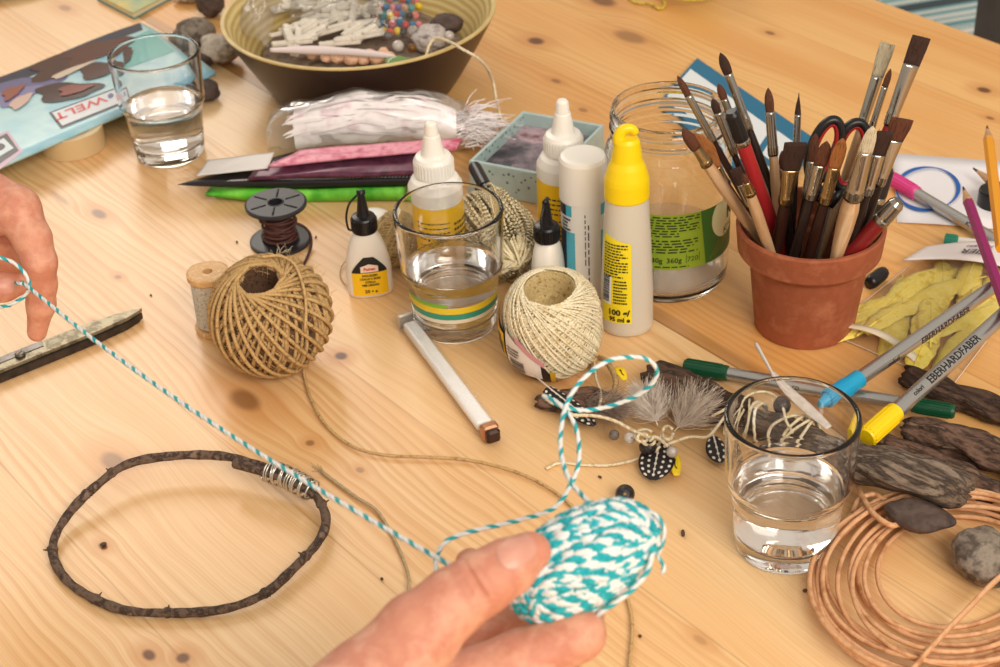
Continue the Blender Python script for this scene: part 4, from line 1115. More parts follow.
MB().slab(lambda u, v: q4(cc, .02 + .68 * u, .0 + .045 * v + .02 * math.sin(3 * u)) + np.array([0, 0, .0075 + .006 * math.sin(PI * u)]), 20, 3, .0005).build('sealed_edge', mat('seal_white', '#e8dfc4', .35), t)
eg = MB()
for uv in ([(x, .0) for x in np.linspace(0, 1, 20)], [(.0, x) for x in np.linspace(0, .82, 20)], [(1.0, x) for x in np.linspace(0, .82, 20)]):
    eg.tube([q4(cc, a, b_) + np.array([0, 0, bagz(a, b_) + .0002]) for a, b_ in uv], .00035, 5)
eg.build('film_edge', mat('film_edge', '#eee8da', .2, alpha=.7), t)  # pale tubes added for the bright reflections along the film edges
hd = MB().slab(lambda u, v: q4(cc, -.03 + 1.06 * u, .80 + .26 * v) + np.array([0, 0, .0085 + .006 * math.sin(PI * min(max(u, 0), 1)) - .004 * v]), 20, 8, .0006).build('header_card', mat('card_white', '#e5dfdf', .6), t)
m = MB()
def onhead(x, y):   # upside-down print, x along D->A
    u = .30 - x / .16; v = .955 - y / .12
    return q4(cc, -.03 + 1.06 * u, .80 + .26 * (v - .80) / .26) + np.array([0, 0, .0092 + .006 * math.sin(PI * min(max(u, 0), 1)) - .004 * (v - .8) / .26])
lx = cc[1] - cc[0]; LX = np.linalg.norm(lx); ly = cc[3] - cc[0]; LY = np.linalg.norm(ly)
def onh(x, y):
    u = .46 - x / LX; v = .95 - y / LY
    return q4(cc, u, v) + np.array([0, 0, .0096 + .006 * math.sin(PI * min(max((u + .03) / 1.06, 0), 1)) - .004 * (v - .80) / .26])
m.merge(text_mb('FJER', .0105, 'CENTER', lambda x, y: onh(x, .0030 + y), bold=.0002))
m.merge(text_mb('FEATHERS', .0045, 'CENTER', lambda x, y: onh(x, -.0040 + y), bold=.0001))
m.build('lettering', mat('ink_grey', '#4a4450', .6), hd)
FY = [mat('feather_yellow', '#ecd33c', .7, var=['#f6e678', '#dfc12a'], vscale=150), mat('feather_pale_yellow', '#f3e584', .7, var='#e8d350', vscale=150)]
def feather_mb(Lf, w, bend=.004, n=18, cut=0):
    m = MB()
    def S(u, v):
        ww = w * (math.sin(PI * min(1, .06 + .94 * u)) ** .55) * (1 - .25 * u) * (1 + .06 * math.sin(31 * u + cut))
        return np.array([Lf * (u - .5), ww * (v - .5), bend * math.sin(PI * u) + .0016 * (1 - (2 * v - 1) ** 2)])
    m.slab(S, n, 7, .0003)
    m.tube([(Lf * (x - .5), 0, bend * math.sin(PI * x) + .0017) for x in np.linspace(-.10, .96, 10)], np.linspace(.0007, .0002, 10), 5)
    return m
r = random.Random(77)
proto = [feather_mb(.066, .019, .003, cut=0), feather_mb(.056, .017, .002, cut=2), feather_mb(.060, .021, .003, cut=4)]
slots = [(.3, .3), (.6, .22), (.72, .6), (.4, .66), (.5, .35), (.8, .44), (.2, .16), (.42, .14), (.66, .15), (.86, .22), (.14, .38), (.34, .36), (.55, .34), (.75, .38), (.22, .58), (.45, .56), (.66, .58), (.86, .52), (.3, .72), (.55, .73), (.78, .72), (.12, .24), (.5, .46), (.35, .24), (.62, .68), (.24, .46)]
dirA = ly / LY; angA = math.atan2(dirA[1], dirA[0])
for k, (u, v) in enumerate(slots):
    p = q4(cc, u, v) + fb
    z = max(.0012, bagz(u, v) * r.uniform(.30, .72) - .003)
    q = MB().merge(proto[k % 3])
    ang = angA + r.uniform(-.45, .55) + (PI if k % 2 else 0)
    o = q.build('feather', FY[k % 2], None, loc=(p[0], p[1], z)); o.rotation_euler = (r.uniform(-.08, .08), r.uniform(-.06, .06), ang)
    tag(o, 'yellow feather inside the clear bag under the pens', 'feather', 'yellow feathers in the clear bag')

# ------------------------------------------------------------------ blue booklet, paint tray
bk = at(735, 120); cs2 = [at(697, 62) - bk, at(816, 144) - bk, at(778, 208) - bk, at(656, 108) - bk]
t = thing('booklet', 'teal blue booklet with white panels lying behind the jar and brushes', 'booklet', bk)
MB().slab(lambda u, v: q4(cs2, u, v) + np.array([0, 0, .004]), 6, 6, .0035).build('cover', mat('booklet_blue', '#1d6d92', .4), t, smooth=False)
m = MB()
for u0, u1, v0, v1 in ((.02, .44, .22, .80), (.50, .72, .24, .60), (.76, .96, .22, .62), (.5, .95, .7, .86)):
    m.add([q4(cs2, a, b_) + np.array([0, 0, .0043]) for a, b_ in ((u0, v0), (u1, v0), (u1, v1), (u0, v1))], [[0, 1, 2, 3]])
m.build('white_panels', mat('booklet_white', '#dfe6ea', .45), t, smooth=False)

L_, B2, R_2 = at(469, 161, .027), at(523, 111, .027), at(604, 125, .027)
F_ = L_ + (R_2 - B2); ct = (L_ + R_2) / 2; ct[2] = 0
t = thing('paint_tray', 'open pale blue box with dark dots and grey and pink paint stains inside', 'tray', ct)
MINT = mat('tray_mint', '#b6cdcb', .5, var='#a9c0c0', vscale=60)
m = MB(); co = [L_, B2, R_2, F_]
ce = sum(co) / 4
def inset(p, k): return p + (ce - p) / np.linalg.norm(ce - p) * k
outer = [p - ct for p in co]; inn = [inset(p, .004) - ct for p in co]
V = [o - np.array([0, 0, .0265]) for o in outer] + outer + inn + [i - np.array([0, 0, .0245]) for i in inn]
F = [[3, 2, 1, 0]]
for k in range(4):
    j = (k + 1) % 4; F += [[k, j, 4 + j, 4 + k], [4 + k, 4 + j, 8 + j, 8 + k], [8 + k, 8 + j, 12 + j, 12 + k]]
F.append([12, 13, 14, 15])
m.add(V, F).build('box', MINT, t, smooth=False)
st = mat('paint_stain', '#35323a', .55, var=['#4e4a52', '#8a7d86', '#c2aab4', '#7c4a50'], vscale=26, detail=5)
MB().add([inset(p, .0045) - ct - np.array([0, 0, .0105]) for p in co] + [inset(p, .0045) - ct - np.array([0, 0, .023]) for p in co], [[0, 1, 2, 3], [7, 6, 5, 4]] + [[k, 4 + k, 4 + (k + 1) % 4, (k + 1) % 4] for k in range(4)]).build('paint_pad', st, t, smooth=False)
m = MB(); r = random.Random(5)
def wallp(a, b_, inside=False):
    return a, b_
for (a, b_, nn, sgn) in ((L_, F_, 26, 1), (L_, B2, 18, -1)):
    d = b_ - a; ll = np.linalg.norm(d); d = d / ll; nrm = np.cross([0, 0, 1.0], d); nrm *= np.sign(nrm @ (a - ce))
    for k in range(nn):
        x, z = ll * (k + r.uniform(.2, .8)) / nn, r.uniform(.004, .023); rr_ = r.uniform(.0007, .0012)
        if sgn < 0: c = inset(a, .0042) + d * x * .92; c[2] = .018 + .008 * r.random(); c = c - ct - nrm * .0003 * 1; 
        else: c = a + d * x - ct + nrm * .0003; c[2] = z
        m.add([c + rr_ * (math.cos(q) * d + math.sin(q) * np.array([0, 0, 1.0])) for q in np.linspace(0, 2 * PI, 10, endpoint=False)], [list(range(10))])
m.build('dot_pattern', mat('dot_grey', '#5a6f72', .6), t, smooth=False)
# black pen whose end leans on the hank
p0 = at(474, 166, .041); p1 = at(500, 214, .040)
t = thing('felt_pen', 'black felt pen end lying across the cream cord hank', 'felt pen', p0, rot=Matrix(frame(p1 - p0).tolist()).to_euler())
MB().lathe([(0, 0), (.0036, .0002), (.0048, .0016), (.0050, .004), (.0050, .034), (0, .034)], 20).build('cap', BLACKP, t)
MB().lathe([(0, .033), (.0042, .033), (.0042, .070), (0, .071)], 20).build('barrel', BLACKP, t)
# ------------------------------------------------------------------ driftwood, bark, stones
def wood_log(pts, rad, flat=.75, n=22, seg=70, rough=.16, seed=0, taper=True, hollow=False):
    "weathered stick: lumpy oval tube with broken ends"
    P = spline(pts, seg); o = seed * 13.7
    R = np.interp(np.linspace(0, 1, seg), np.linspace(0, 1, len(rad)), rad)
    T = np.gradient(P, axis=0); T /= np.linalg.norm(T, axis=1)[:, None]
    S = np.cross(T, [0, 0, 1.0]); S /= np.linalg.norm(S, axis=1)[:, None]; U = np.cross(S, T)
    V = []; L_ = np.linspace(0, length(P), seg)
    for i in range(seg):
        for j in range(n):
            a = 2 * PI * j / n
            k = 1 + rough * hash3((2.2 * math.cos(a), 2.2 * math.sin(a), L_[i] * 75 + o), 1.0) + rough * .6 * hash3((6 * math.cos(a), 6 * math.sin(a), L_[i] * 60 + o), 1.0) + rough * .5 * math.sin(a * 7 + 2 * hash3((L_[i] * 60, o, 1)))* .6
            e = min(i, seg - 1 - i)
            if e < 3: k *= (.55, .82, .95)[e]
            sh = 0
            if e < 2: sh = .0035 * hash3((3 * math.cos(a), 3 * math.sin(a), o + 5), 1.0) * (1 if i < 5 else -1)
            V.append(P[i] + R[i] * k * (math.cos(a) * S[i] + flat * math.sin(a) * U[i]) + T[i] * sh)
    F = [[i * n + j, i * n + (j + 1) % n, (i + 1) * n + (j + 1) % n, (i + 1) * n + j] for i in range(seg - 1) for j in range(n)]
    m = MB().add(V, F)
    for i0, s in ((0, 1), (seg - 1, -1)):
        c = P[i0] + T[i0] * s * .0022
        q = m.n; m.add([c], []); 
        for j in range(n):
            a, b = i0 * n + j, i0 * n + (j + 1) % n
            m.f.append([q, b, a] if s > 0 else [q, a, b]); m.m.append(0)
    return m
DRIFT = mat('driftwood_grey', '#43362d', .85, var=['#786656', '#352a23', '#8f7e6e', '#4b3d33'], vscale=130, bump=.9, bscale=330, detail=7, stretch=(.16, 1, 1))
BARKD = mat('bark_dark', '#3b2921', .85, var=['#5d4536', '#241813', '#6f5646'], vscale=150, bump=1.0, bscale=420, detail=8, stretch=(.22, 1, 1))
BARKM = mat('bark_mid', '#4f3a2d', .85, var=['#75594a', '#2e2019', '#8a6e58'], vscale=150, bump=1.0, bscale=400, detail=8, stretch=(.3, 1, 1))
def log_thing(label, pts, rad, m, seed, name='driftwood_piece', cat='driftwood', **k):
    P = [at(*p) for p in pts]; b = sum(P) / len(P); b = np.array([b[0], b[1], 0])
    d = P[-1] - P[0]; a = math.atan2(d[1], d[0])
    o = wood_log([rotz(-a) @ (p - b) for p in P], rad, seed=seed, **k).build(name, m, None, loc=b); o.rotation_euler = (0, 0, a)
    return tag(o, label, cat)
log_thing('long grey driftwood stick passing behind the front water glass onto the leather coil', [(738, 416, .010), (790, 432, .011), (845, 458, .020), (905, 472, .029), (968, 492, .0295)], [.0095, .0115, .0135, .0140, .0135], DRIFT, 1, rough=.14)
log_thing('thick dark bark piece with a broken end beside the fluffy feathers', [(651, 374, .010), (685, 390, .011), (715, 402, .011), (742, 412, .011)], [.0125, .0135, .0130, .0120], BARKD, 2, name='bark_piece', cat='bark', rough=.2)
log_thing('thin curved bark strip at the left end under the blue and white twine', [(536, 402, .006), (560, 401, .007), (590, 398, .008), (622, 404, .008)], [.005, .0085, .0085, .006], BARKM, 3, name='bark_piece', cat='bark', rough=.2)
log_thing('dark bark log reaching to the right edge behind the yellow-capped pen', [(905, 374, .008), (950, 393, .008), (990, 408, .008), (1035, 424, .009)], [.0085, .0095, .0100, .0095], BARKD, 4, name='bark_piece', cat='bark', rough=.2)
log_thing('ridged bark log at the right edge, above the leather cord', [(905, 427, .011), (950, 438, .012), (985, 452, .012), (1030, 473, .012)], [.009, .0115, .012, .011], BARKM, 5, name='bark_piece', cat='bark', rough=.22)
log_thing('hollow rough bark chunk right behind the grey driftwood stick', [(872, 440, .008), (905, 453, .010), (950, 473, .010), (1005, 496, .010)], [.007, .0092, .0098, .0085], BARKM, 6, name='bark_piece', cat='bark', rough=.26)

def stone(label, px, py, size, m, seed, z=0.0, rot=0.0, group='stones on the table', amp=.16, r0=None):
    b = at(px, py, z); sx, sy, sz = size
    q = MB().sphere((0, 0, 0), 1.0, 34, 22); V = q.v[0]; out = []
    for p in V:
        k = 1 + amp * hash3(p + seed * 3.1, 1.1) + amp * .45 * hash3(p + seed * 1.7, 2.7) + .03 * hash3(p + seed, 7)
        out.append([p[0] * k * sx, p[1] * k * sy, p[2] * k * sz])
    out = np.array(out) @ rotz(rot).T; out[:, 2] -= out[:, 2].min(); q.v = [out]
    o = q.build('stone', m, None, loc=b)
    return tag(o, label, 'stone', group)
STG = mat('stone_grey', '#6f6258', .8, var=['#8f8375', '#4f443d', '#7b6d62'], vscale=70, bump=.5, bscale=350, detail=6)
STB = mat('stone_brown', '#3c2f2a', .75, var=['#574740', '#2a201d'], vscale=60, bump=.4, bscale=300, detail=6)
STP = mat('stone_pale', '#b3a594', .8, var=['#d0c5b6', '#857666', '#c2b4a2'], vscale=50, bump=.5, bscale=250, detail=6)
stone('rounded grey-brown stone inside the leather coil at the right edge', 982, 572, (.0185, .0215, .0115), STG, 1, rot=.5)
stone('dark brown stone tucked under the grey driftwood end', 918, 526, (.0180, .0115, .0075), STB, 2, rot=-.3, z=.0125)

# ------------------------------------------------------------------ feather ornament
def down_feather(label, px, py, z, ang, Lf, seed, n=330, cols=('#b9aa9c', '#8d7b6d')):
    b = at(px, py, 0); r = random.Random(seed)
    m = MB(); dd = np.array([math.cos(ang), math.sin(ang), 0]); sd = np.array([-dd[1], dd[0], 0]); up = np.array([0, 0, 1.0])
    m.tube([dd * Lf * x + up * (z + .004 * math.sin(2 * x)) for x in np.linspace(-.1, .9, 8)], np.linspace(.0005, .00015, 8), 5)
    for k in range(n):
        s = r.random(); p0 = dd * Lf * s * .85 + up * (z + .004 * math.sin(2 * s))
        sg = 1 if k % 2 else -1
        q = sd * sg * r.uniform(.15, 1) + dd * r.uniform(.15, .9) + up * r.uniform(-.25, .9); q /= np.linalg.norm(q)
        l = Lf * r.uniform(.28, .58) * (.6 + .6 * math.sin(PI * min(1, s + .25)))
        w = np.array([r.gauss(0, 1), r.gauss(0, 1), r.gauss(0, .5)]) * l * .14
        P = spline([p0, p0 + q * l * .5 + w, p0 + q * l + w * .4 + dd * l * .25], 6); P[:, 2] = np.maximum(P[:, 2], .0008)
        m.tube(P, np.linspace(.00022, .00008, 6), 3, caps=False)
    o = m.build('down_feather', mat('down_' + cols[0][1:], cols[0], .9, var=cols[1], vscale=160), None, loc=b)
    return tag(o, label, 'feather')
def aim(p, q):
    d = at(*q) - at(*p); return math.atan2(d[1], d[0])
down_feather('fluffy pale taupe down feather fanning up before the thick bark piece', 656, 434, .010, aim((656, 434), (634, 396)), .031, 3, n=700, cols=('#e9dfd4', '#c9bbad'))
down_feather('fluffy taupe down feather spreading to the right beside the front glass', 678, 440, .010, aim((678, 440), (708, 416)), .036, 5, n=760, cols=('#e2d5c6', '#bcab9b'))
down_feather('brownish down feather at the left between the bark strip and the pale bead', 586, 414, .008, aim((586, 414), (622, 432)), .034, 8, n=420, cols=('#b5a499', '#8a776b'))
DOTB = mat('guinea_black', '#211a1b', .6); DOTW = mat('guinea_white', '#dcd6cc', .6)
def dotted_feather(label, px, py, z, ang, Lf, w, tilt=.15):
    b = at(px, py, 0); t = thing('spotted_feather', label, 'feather', (b[0], b[1], 0), ang)
    def S(u, v, d=0):
        ww = w * (math.sin(PI * min(1, .12 + .865 * u ** 1.15)) ** .55)
        return np.array([Lf * u, ww * (v - .5), z + Lf * tilt * (.5 - u) + .0018 * (1 - (2 * v - 1) ** 2) * (1 - u ** 3) + d])
    MB().slab(lambda u, v: S(u, v), 18, 8, .0003).build('vane', DOTB, t)
    MB().tube([S(u, .5, .0004) - (np.array([Lf * .28, 0, -Lf * .05]) if u == 0 else 0) for u in np.linspace(0, .9, 8)], np.linspace(.0006, .0002, 8), 5).build('quill', DOTW, t)
    m = MB(); ru = max(3, int(Lf / .0042)); rv = max(3, int(w / .0040))
    for i in range(ru):
        for j in range(rv):
            u = (i + .55 + (.5 if j % 2 else 0)) / (ru + .3); v = (j + .5) / rv
            if u > .95: continue
            c = S(u, v, .0002); e = .0011
            m.add([S(u + e * math.cos(a) / Lf, v + e * .8 * math.sin(a) / (w * max(.3, math.sin(PI * min(1, .12 + .865 * u)) ** .55)), .0003) for a in np.linspace(0, 2 * PI, 9, endpoint=False)], [list(range(9))])
    m.build('white_spots', DOTW, t, smooth=False)
d = at(652, 492) - at(661, 455)
dotted_feather('rounded black feather with white dots hanging below the black bead', 660, 455, .007, math.atan2(d[1], d[0]), .030, .0215)
d = at(598, 437) - at(546, 403)
dotted_feather('black feather with fine white dots along the left bark strip', 548, 406, .011, math.atan2(d[1], d[0]), .044, .014, .1)
d = at(722, 476) - at(712, 446)
dotted_feather('small black feather with white dots just left of the front glass', 713, 448, .006, math.atan2(d[1], d[0]), .020, .013)
BEADB = mat('bead_black', '#1d1a1c', .3, var='#322c2d', vscale=300, bump=.3, bscale=1200); BEADG = mat('bead_grey', '#b9b2ad', .25, coat=.4); BEADS = mat('bead_smoke', '#6d655f', .25)
def bead(label, px, py, r_, m, z=0.0, group=None, name='bead'):
    b = at(px, py, z + r_); o = MB().lathe([(r_ * .18, r_ * .94), (r_ * .5, r_ * .85), (r_ * .86, r_ * .5), (r_, 0), (r_ * .86, -r_ * .5), (r_ * .5, -r_ * .85), (r_ * .18, -r_ * .94)], 24, close=True).build(name, m, None, loc=b)
    o.rotation_euler = (.9, .3, px * .1)
    return tag(o, label, 'bead', group)
bead('matte black bead between the two grey beads of the feather ornament', 648, 447, .0056, BEADB, .006)
bead('pale grey shiny bead left of the black bead, before the bark', 630, 438, .0037, BEADG, .010)
bead('pale grey shiny bead above the dotted feather, right of the black bead', 672, 452, .0036, BEADG, .008)
bead('smoky dark bead peeping out at the left of the pale grey bead', 614, 435, .0034, BEADS, .006)
bead('black bead lying on the boards just behind the turquoise twine ball', 625, 494, .0058, BEADB)
bead('black bead on the cream yarn seen through the front water glass', 781, 404, .0060, BEADB, .018)
YEP = mat('yellow_tag', '#efcf1c', .5)
def petal(label, px, py, z, ang, L_, w):
    b = at(px, py, 0)
    t = thing('yellow_leaf_tag', label, 'tag', (b[0], b[1], 0), ang)
    S = lambda u, v, d=0: np.array([L_ * u, w * (v - .5) * (math.sin(PI * (.08 + .84 * u)) ** .6), z - .3 * L_ * u * .3 + .002 * math.sin(PI * u) + d])
    MB().slab(lambda u, v: S(u, v), 12, 5, .0006).build('leaf', YEP, t)
    MB().grid(lambda u, v: S(.42 + .12 * u, .40 + .2 * v, .0003), 3, 3).tube([S(.55, .5, .0004), S(.72, .45, .0004), S(.8, .6, .0004)], .00035, 4).build('black_mark', INK, t)
d = at(679, 492) - at(672, 460); petal('yellow leaf-shaped tag beside the rounded dotted feather', 672, 459, .006, math.atan2(d[1], d[0]), .021, .0075)
d = at(628, 397) - at(616, 382); petal('yellow leaf-shaped tag knotted to the jute cord near the cream ball', 616, 382, .012, math.atan2(d[1], d[0]), .014, .0065)
# yarn that ties the ornament together
YARN = mat('cream_yarn', '#ddcba4', .85, var=['#ebdfc2', '#c6b083'], vscale=300)
def yarn(label, pts, r_, m=YARN, name='yarn_strand', cat='yarn', n=120, pitch=.005):
    P = [at(*p) for p in pts]; b = sum(P) / len(P); b = np.array([b[0], b[1], 0])
    o = MB().tube(spline(P, n) - b, r_, 7, lobes=3, lobe=.2, pitch=pitch).build(name, m, None, loc=b)
    return tag(o, label, cat)
yarn('cream yarn strand running from the bark strip to the beads', [(572, 415, .018), (596, 416, .019), (615, 421, .019), (632, 430, .018), (646, 436, .018), (658, 438, .017), (668, 446, .016)], .0011)
yarn('loose cream yarn end lying on the boards left of the black bead', [(546, 469, .0012), (560, 463, .0012), (585, 465, .0012), (612, 465, .0012), (638, 459, .003), (652, 454, .008), (660, 446, .013)], .0010)
P = []
t = thing('yarn_knot', 'knotted cream yarn round the beads in front of the feathers', 'yarn', at(650, 440))
m = MB(); r = random.Random(12); b = at(650, 440)
for k in range(5):
    cx, cy, z = r.uniform(628, 672), r.uniform(432, 446), r.uniform(.012, .019)
    rx, ry = r.uniform(5, 11), r.uniform(4, 8)
    m.tube(spline([at(cx + rx * math.cos(a), cy + ry * math.sin(a), z + .002 * math.sin(3 * a + k)) - b for a in np.linspace(0, 2 * PI * .9, 10)], 40), .0009, 6, lobes=3, lobe=.2, pitch=.005)
m.build('loops', YARN, t)
m = MB()
m.tube(spline([at(668, 444, .016) - b, at(690, 437, .018) - b, at(707, 437, .017) - b, at(717, 427, .018) - b, at(728, 412, .022) - b], 60), .0009, 6, lobes=3, lobe=.2, pitch=.005)
m.build('tail', YARN, t)
t = thing('yarn_wrap', 'cream yarn wound in loops round the stick by the front water glass', 'yarn', at(745, 415))
m = MB(); b = at(745, 415)
LP = spline([at(738, 416, .010), at(790, 432, .011), at(845, 458, .020)], 60)
for k, (i0, tl) in enumerate(((2, .3), (5, -.2), (8, .1), (24, -.5), (28, .4), (32, -.1), (36, .35))):
    Tn = LP[i0 + 1] - LP[i0]; Tn /= np.linalg.norm(Tn); Sn = np.cross(Tn, [0, 0, 1.0]); Sn /= np.linalg.norm(Sn)
    rr_ = (.0115 + .0022 * min(1, i0 / 30.0)) + .0016
    pts = [LP[i0] + rr_ * (math.cos(a) * Sn + .80 * math.sin(a) * np.array([0, 0, 1.0])) + Tn * (tl * .010 * math.cos(a) + .002 * math.sin(2 * a + k)) - b for a in np.linspace(0, 2 * PI, 16, endpoint=False)]
    pts = [np.array([q[0], q[1], max(q[2], .0012)]) for q in pts]
    m.tube(spline(pts, 60, closed=True), .0011, 6, closed=True, lobes=3, lobe=.2, pitch=.005)
m.tube(spline([at(726, 420, .018) - b, at(734, 398, .023) - b, at(752, 390, .023) - b, at(770, 392, .024) - b, at(781, 404, .026) - b, at(786, 420, .024) - b, at(793, 432, .022) - b], 70), .00095, 6, lobes=3, lobe=.2, pitch=.005)
m.build('loops', YARN, t)
m = MB()
m.tube(spline([at(733, 404, .022) - b, at(722, 411, .021) - b, at(712, 416, .016) - b], 30), .00085, 6)
m.tube(spline([at(736, 408, .022) - b, at(727, 420, .018) - b, at(724, 434, .010) - b], 30), .00085, 6)
m.build('loose_ends', YARN, t)
yarn('twisted jute cord loop rising behind the bark strip near the cream ball', [(594, 372, .004), (593, 362, .006), (601, 358, .009), (611, 368, .012), (616, 382, .014), (612, 395, .014), (602, 402, .013)], .0018, JUTE, 'jute_cord', 'cord', pitch=.008)
yarn('thin cream yarn dropping beside the jute cord loop', [(594, 360, .006), (596, 378, .010), (601, 394, .014), (599, 408, .016)], .0009)
# white quill
b = at(800, 395); t = thing('white_feather', 'white quill feather seen through the front water glass', 'feather', (b[0], b[1], 0))
q = spline([at(756, 344, .030), at(766, 362, .030), at(777, 380, .029), at(800, 402, .028), at(832, 428, .026)], 40) - np.array([b[0], b[1], 0])
MB().tube(q[:22], np.linspace(.0019, .0010, 22), 8, flat=.6).build('quill', mat('quill_white', '#ddd6d4', .5), t)
T = np.gradient(q, axis=0); T /= np.linalg.norm(T, axis=1)[:, None]; S = np.cross(T, [0, 0, 1.0])
def vane(u, v):
    i = 13 + u * 26; k = int(min(38, i)); p = q[k] + (q[k + 1] - q[k]) * (i - k)
    return p + S[k] * (v - .62) * .0085 * (math.sin(PI * min(1, .05 + .8 * u)) ** .7) + np.array([0, 0, .0008])
MB().slab(vane, 26, 6, .0004).build('vane', mat('vane_white', '#d3cbc4', .7, var='#bdb3a9', vscale=200), t)
# crumbs of bark and bead-sized specks on the boards
r = random.Random(9)
for k, (x, y, s) in enumerate([(257 / 2.5 + 1, 546, 1.6), (683, 535, 1.8), (237, 243, 1.1), (316, 238, 1.0), (151, 296, .9), (805, 592, 1.4), (640, 637, .9), (600, 478, 1.0), (382, 580, 1.1), (586, 506, 1.0), (192, 158, 1.6)]):
    b = at(x, y); m = MB().sphere((0, 0, .0008 * s), .0011 * s, 9, 6, sc=(r.uniform(.8, 1.6), r.uniform(.6, 1), .75))
    o = m.build('bark_crumb', BARKD, None, loc=b); o.rotation_euler = (0, 0, r.uniform(0, 3))
    tag(o, 'tiny dark crumb of bark lying on the boards', 'crumb', 'bark crumbs on the boards')
# ------------------------------------------------------------------ bowl and what is in it
def project(p):
    v = np.array(p) - CAM; z = v @ _fwd; return np.array([500 + FPX * (v @ _right) / z, 333.5 - FPX * (v @ _up) / z])
BH = .070
fr = at(357, 69, BH); BRAD = .122
for _ in range(8):
    ctr = fr + np.array([0, BRAD, 0]); dep = (ctr - CAM) @ _fwd; BRAD = 138.5 / FPX * dep
ctr = fr + np.array([-.004, BRAD, 0]); BW = np.array([ctr[0], ctr[1], 0])
t = thing('bowl', 'wide bamboo bowl, dark outside and pale inside, full of craft bits', 'bowl', BW)
def bamboo():
    m = mat('bamboo_inside', '#cdb679', .45); nt = m.node_tree; b = nt.nodes['Principled BSDF']
    tc = nt.nodes.new('ShaderNodeTexCoord'); w = nt.nodes.new('ShaderNodeTexWave'); w.wave_type = 'BANDS'; w.bands_direction = 'Z'
    w.inputs['Scale'].default_value = 55; w.inputs['Distortion'].default_value = 1.5; w.inputs['Detail'].default_value = 2
    nt.links.new(tc.outputs['Object'], w.inputs['Vector']); rp = nt.nodes.new('ShaderNodeValToRGB')
    rp.color_ramp.elements[0].color = lin('b99d5c'); rp.color_ramp.elements[1].color = lin('d8c48c')
    nt.links.new(w.outputs['Fac'], rp.inputs[0]); nt.links.new(rp.outputs[0], b.inputs['Base Color']); return m
R_ = BRAD; BB = .078
def br(z, inner=0): return BB + (R_ - BB) * (z / BH) ** .9 - inner
o = [(0, 0), (BB - .003, 0)] + [(br(z), z) for z in np.linspace(.001, BH - .0015, 14)]
MB().lathe(o, 72).build('outer_wall', mat('bowl_dark', '#33241e', .38, var='#3e2c24', vscale=20), t)
i_ = [(br(BH - .0015), BH - .0015), (br(BH) - .0008, BH), (br(BH, .0042), BH), (br(BH - .0015, .005), BH - .002)] + [(br(z, .006), z) for z in np.linspace(BH - .006, .008, 14)] + [(BB - .016, .006), (0, .006)]
MB().lathe(i_, 72).build('inner_wall', bamboo(), t)

_at = at
def at(px, py, z=0.0): return _at(px, py, z - .014 if z > .03 else z)     # what lies in the bowl
def inbowl(px, py, z): return at(px, py, z)
# filling: a bag of pale sticks, a bag of beads, pebbles, shells
r = random.Random(41)
stick_m = [mat('stick_pale', '#e6e0d4', .7, var='#cfc7b8', vscale=120), mat('stick_grey', '#cbc3b6', .7, var='#e2dccf', vscale=120)]
sp = MB().box((0, 0, 0), (.036, .0052, .0034), bev=.0006).box((.006, 0, .0030), (.022, .0050, .0024), bev=.0005)
first = None; cnt = 0
for k in range(52):
    px, py = r.uniform(286, 378), r.uniform(4, 50)
    if k > 38: px, py = r.uniform(262, 340), r.uniform(-14, 8)
    b = inbowl(px, py, r.uniform(.056, .070) - .010 * (k % 3 == 0)); b[2] = max(.055, b[2])
    if first is None: o = first = sp.build('wooden_peg', stick_m[0], None, smooth=False)
    else: o = first.copy(); COL.objects.link(o)
    if k % 3 == 0:
        if 'alt' not in globals(): alt = first.data.copy(); alt.materials[0] = stick_m[1]
        o.data = alt
    o.location = b; o.rotation_euler = (r.uniform(-.3, .3), r.uniform(-.25, .25), r.uniform(.1, .9) + (1.2 if k % 5 == 0 else 0))
    tag(o, 'small pale wooden peg in the clear bag in the bowl', 'peg', 'wooden pegs in the bowl')
def sack(name, label, cat, pts, z0, amp, tint, cloud=.12, seed=0):
    "crumpled clear film over a heap"
    P = [at(*p) for p in pts]; b = sum(P) / 4; b0 = np.array([b[0], b[1], b[2]])
    cs = [p - b0 for p in P]; t_ = thing(name, label, cat, b0)
    fn = lambda u, v: q4(cs, u, v) + np.array([0, 0, amp * (max(0, math.sin(PI * u)) ** .5) * (max(0, math.sin(PI * v)) ** .5) + .0030 * hash3((u * 5 + seed, v * 5, seed), 1.0) + .0016 * hash3((u * 14, v * 11 + seed, seed), 1.0)])
    MB().grid(fn, 34, 30).build('clear_film', film('film_' + name + str(seed), tint, .45, cloud, .12), t_)
    return t_
sack('clear_bag', 'clear plastic bag of pale pegs lying open in the bowl', 'plastic bag', [(288, 22, .068), (374, 30, .069), (378, 2, .070), (292, -2, .070)], 0, .016, '#fdfdfc', .05, 3)
sack('clear_bag', 'crumpled clear plastic bag against the left inside of the bowl', 'plastic bag', [(237, 28, .068), (268, 48, .066), (282, -4, .070), (250, -14, .072)], 0, .014, '#fbfaf8', .14, 9)
bcol = [('blue', '#1c7fae'), ('red', '#d14b42'), ('yellow', '#e2c12c'), ('pink', '#df7f86'), ('violet', '#7d6fae'), ('peach', '#e2b08c'), ('teal', '#2d9aa8'), ('black', '#2a2326')]
bm = {}
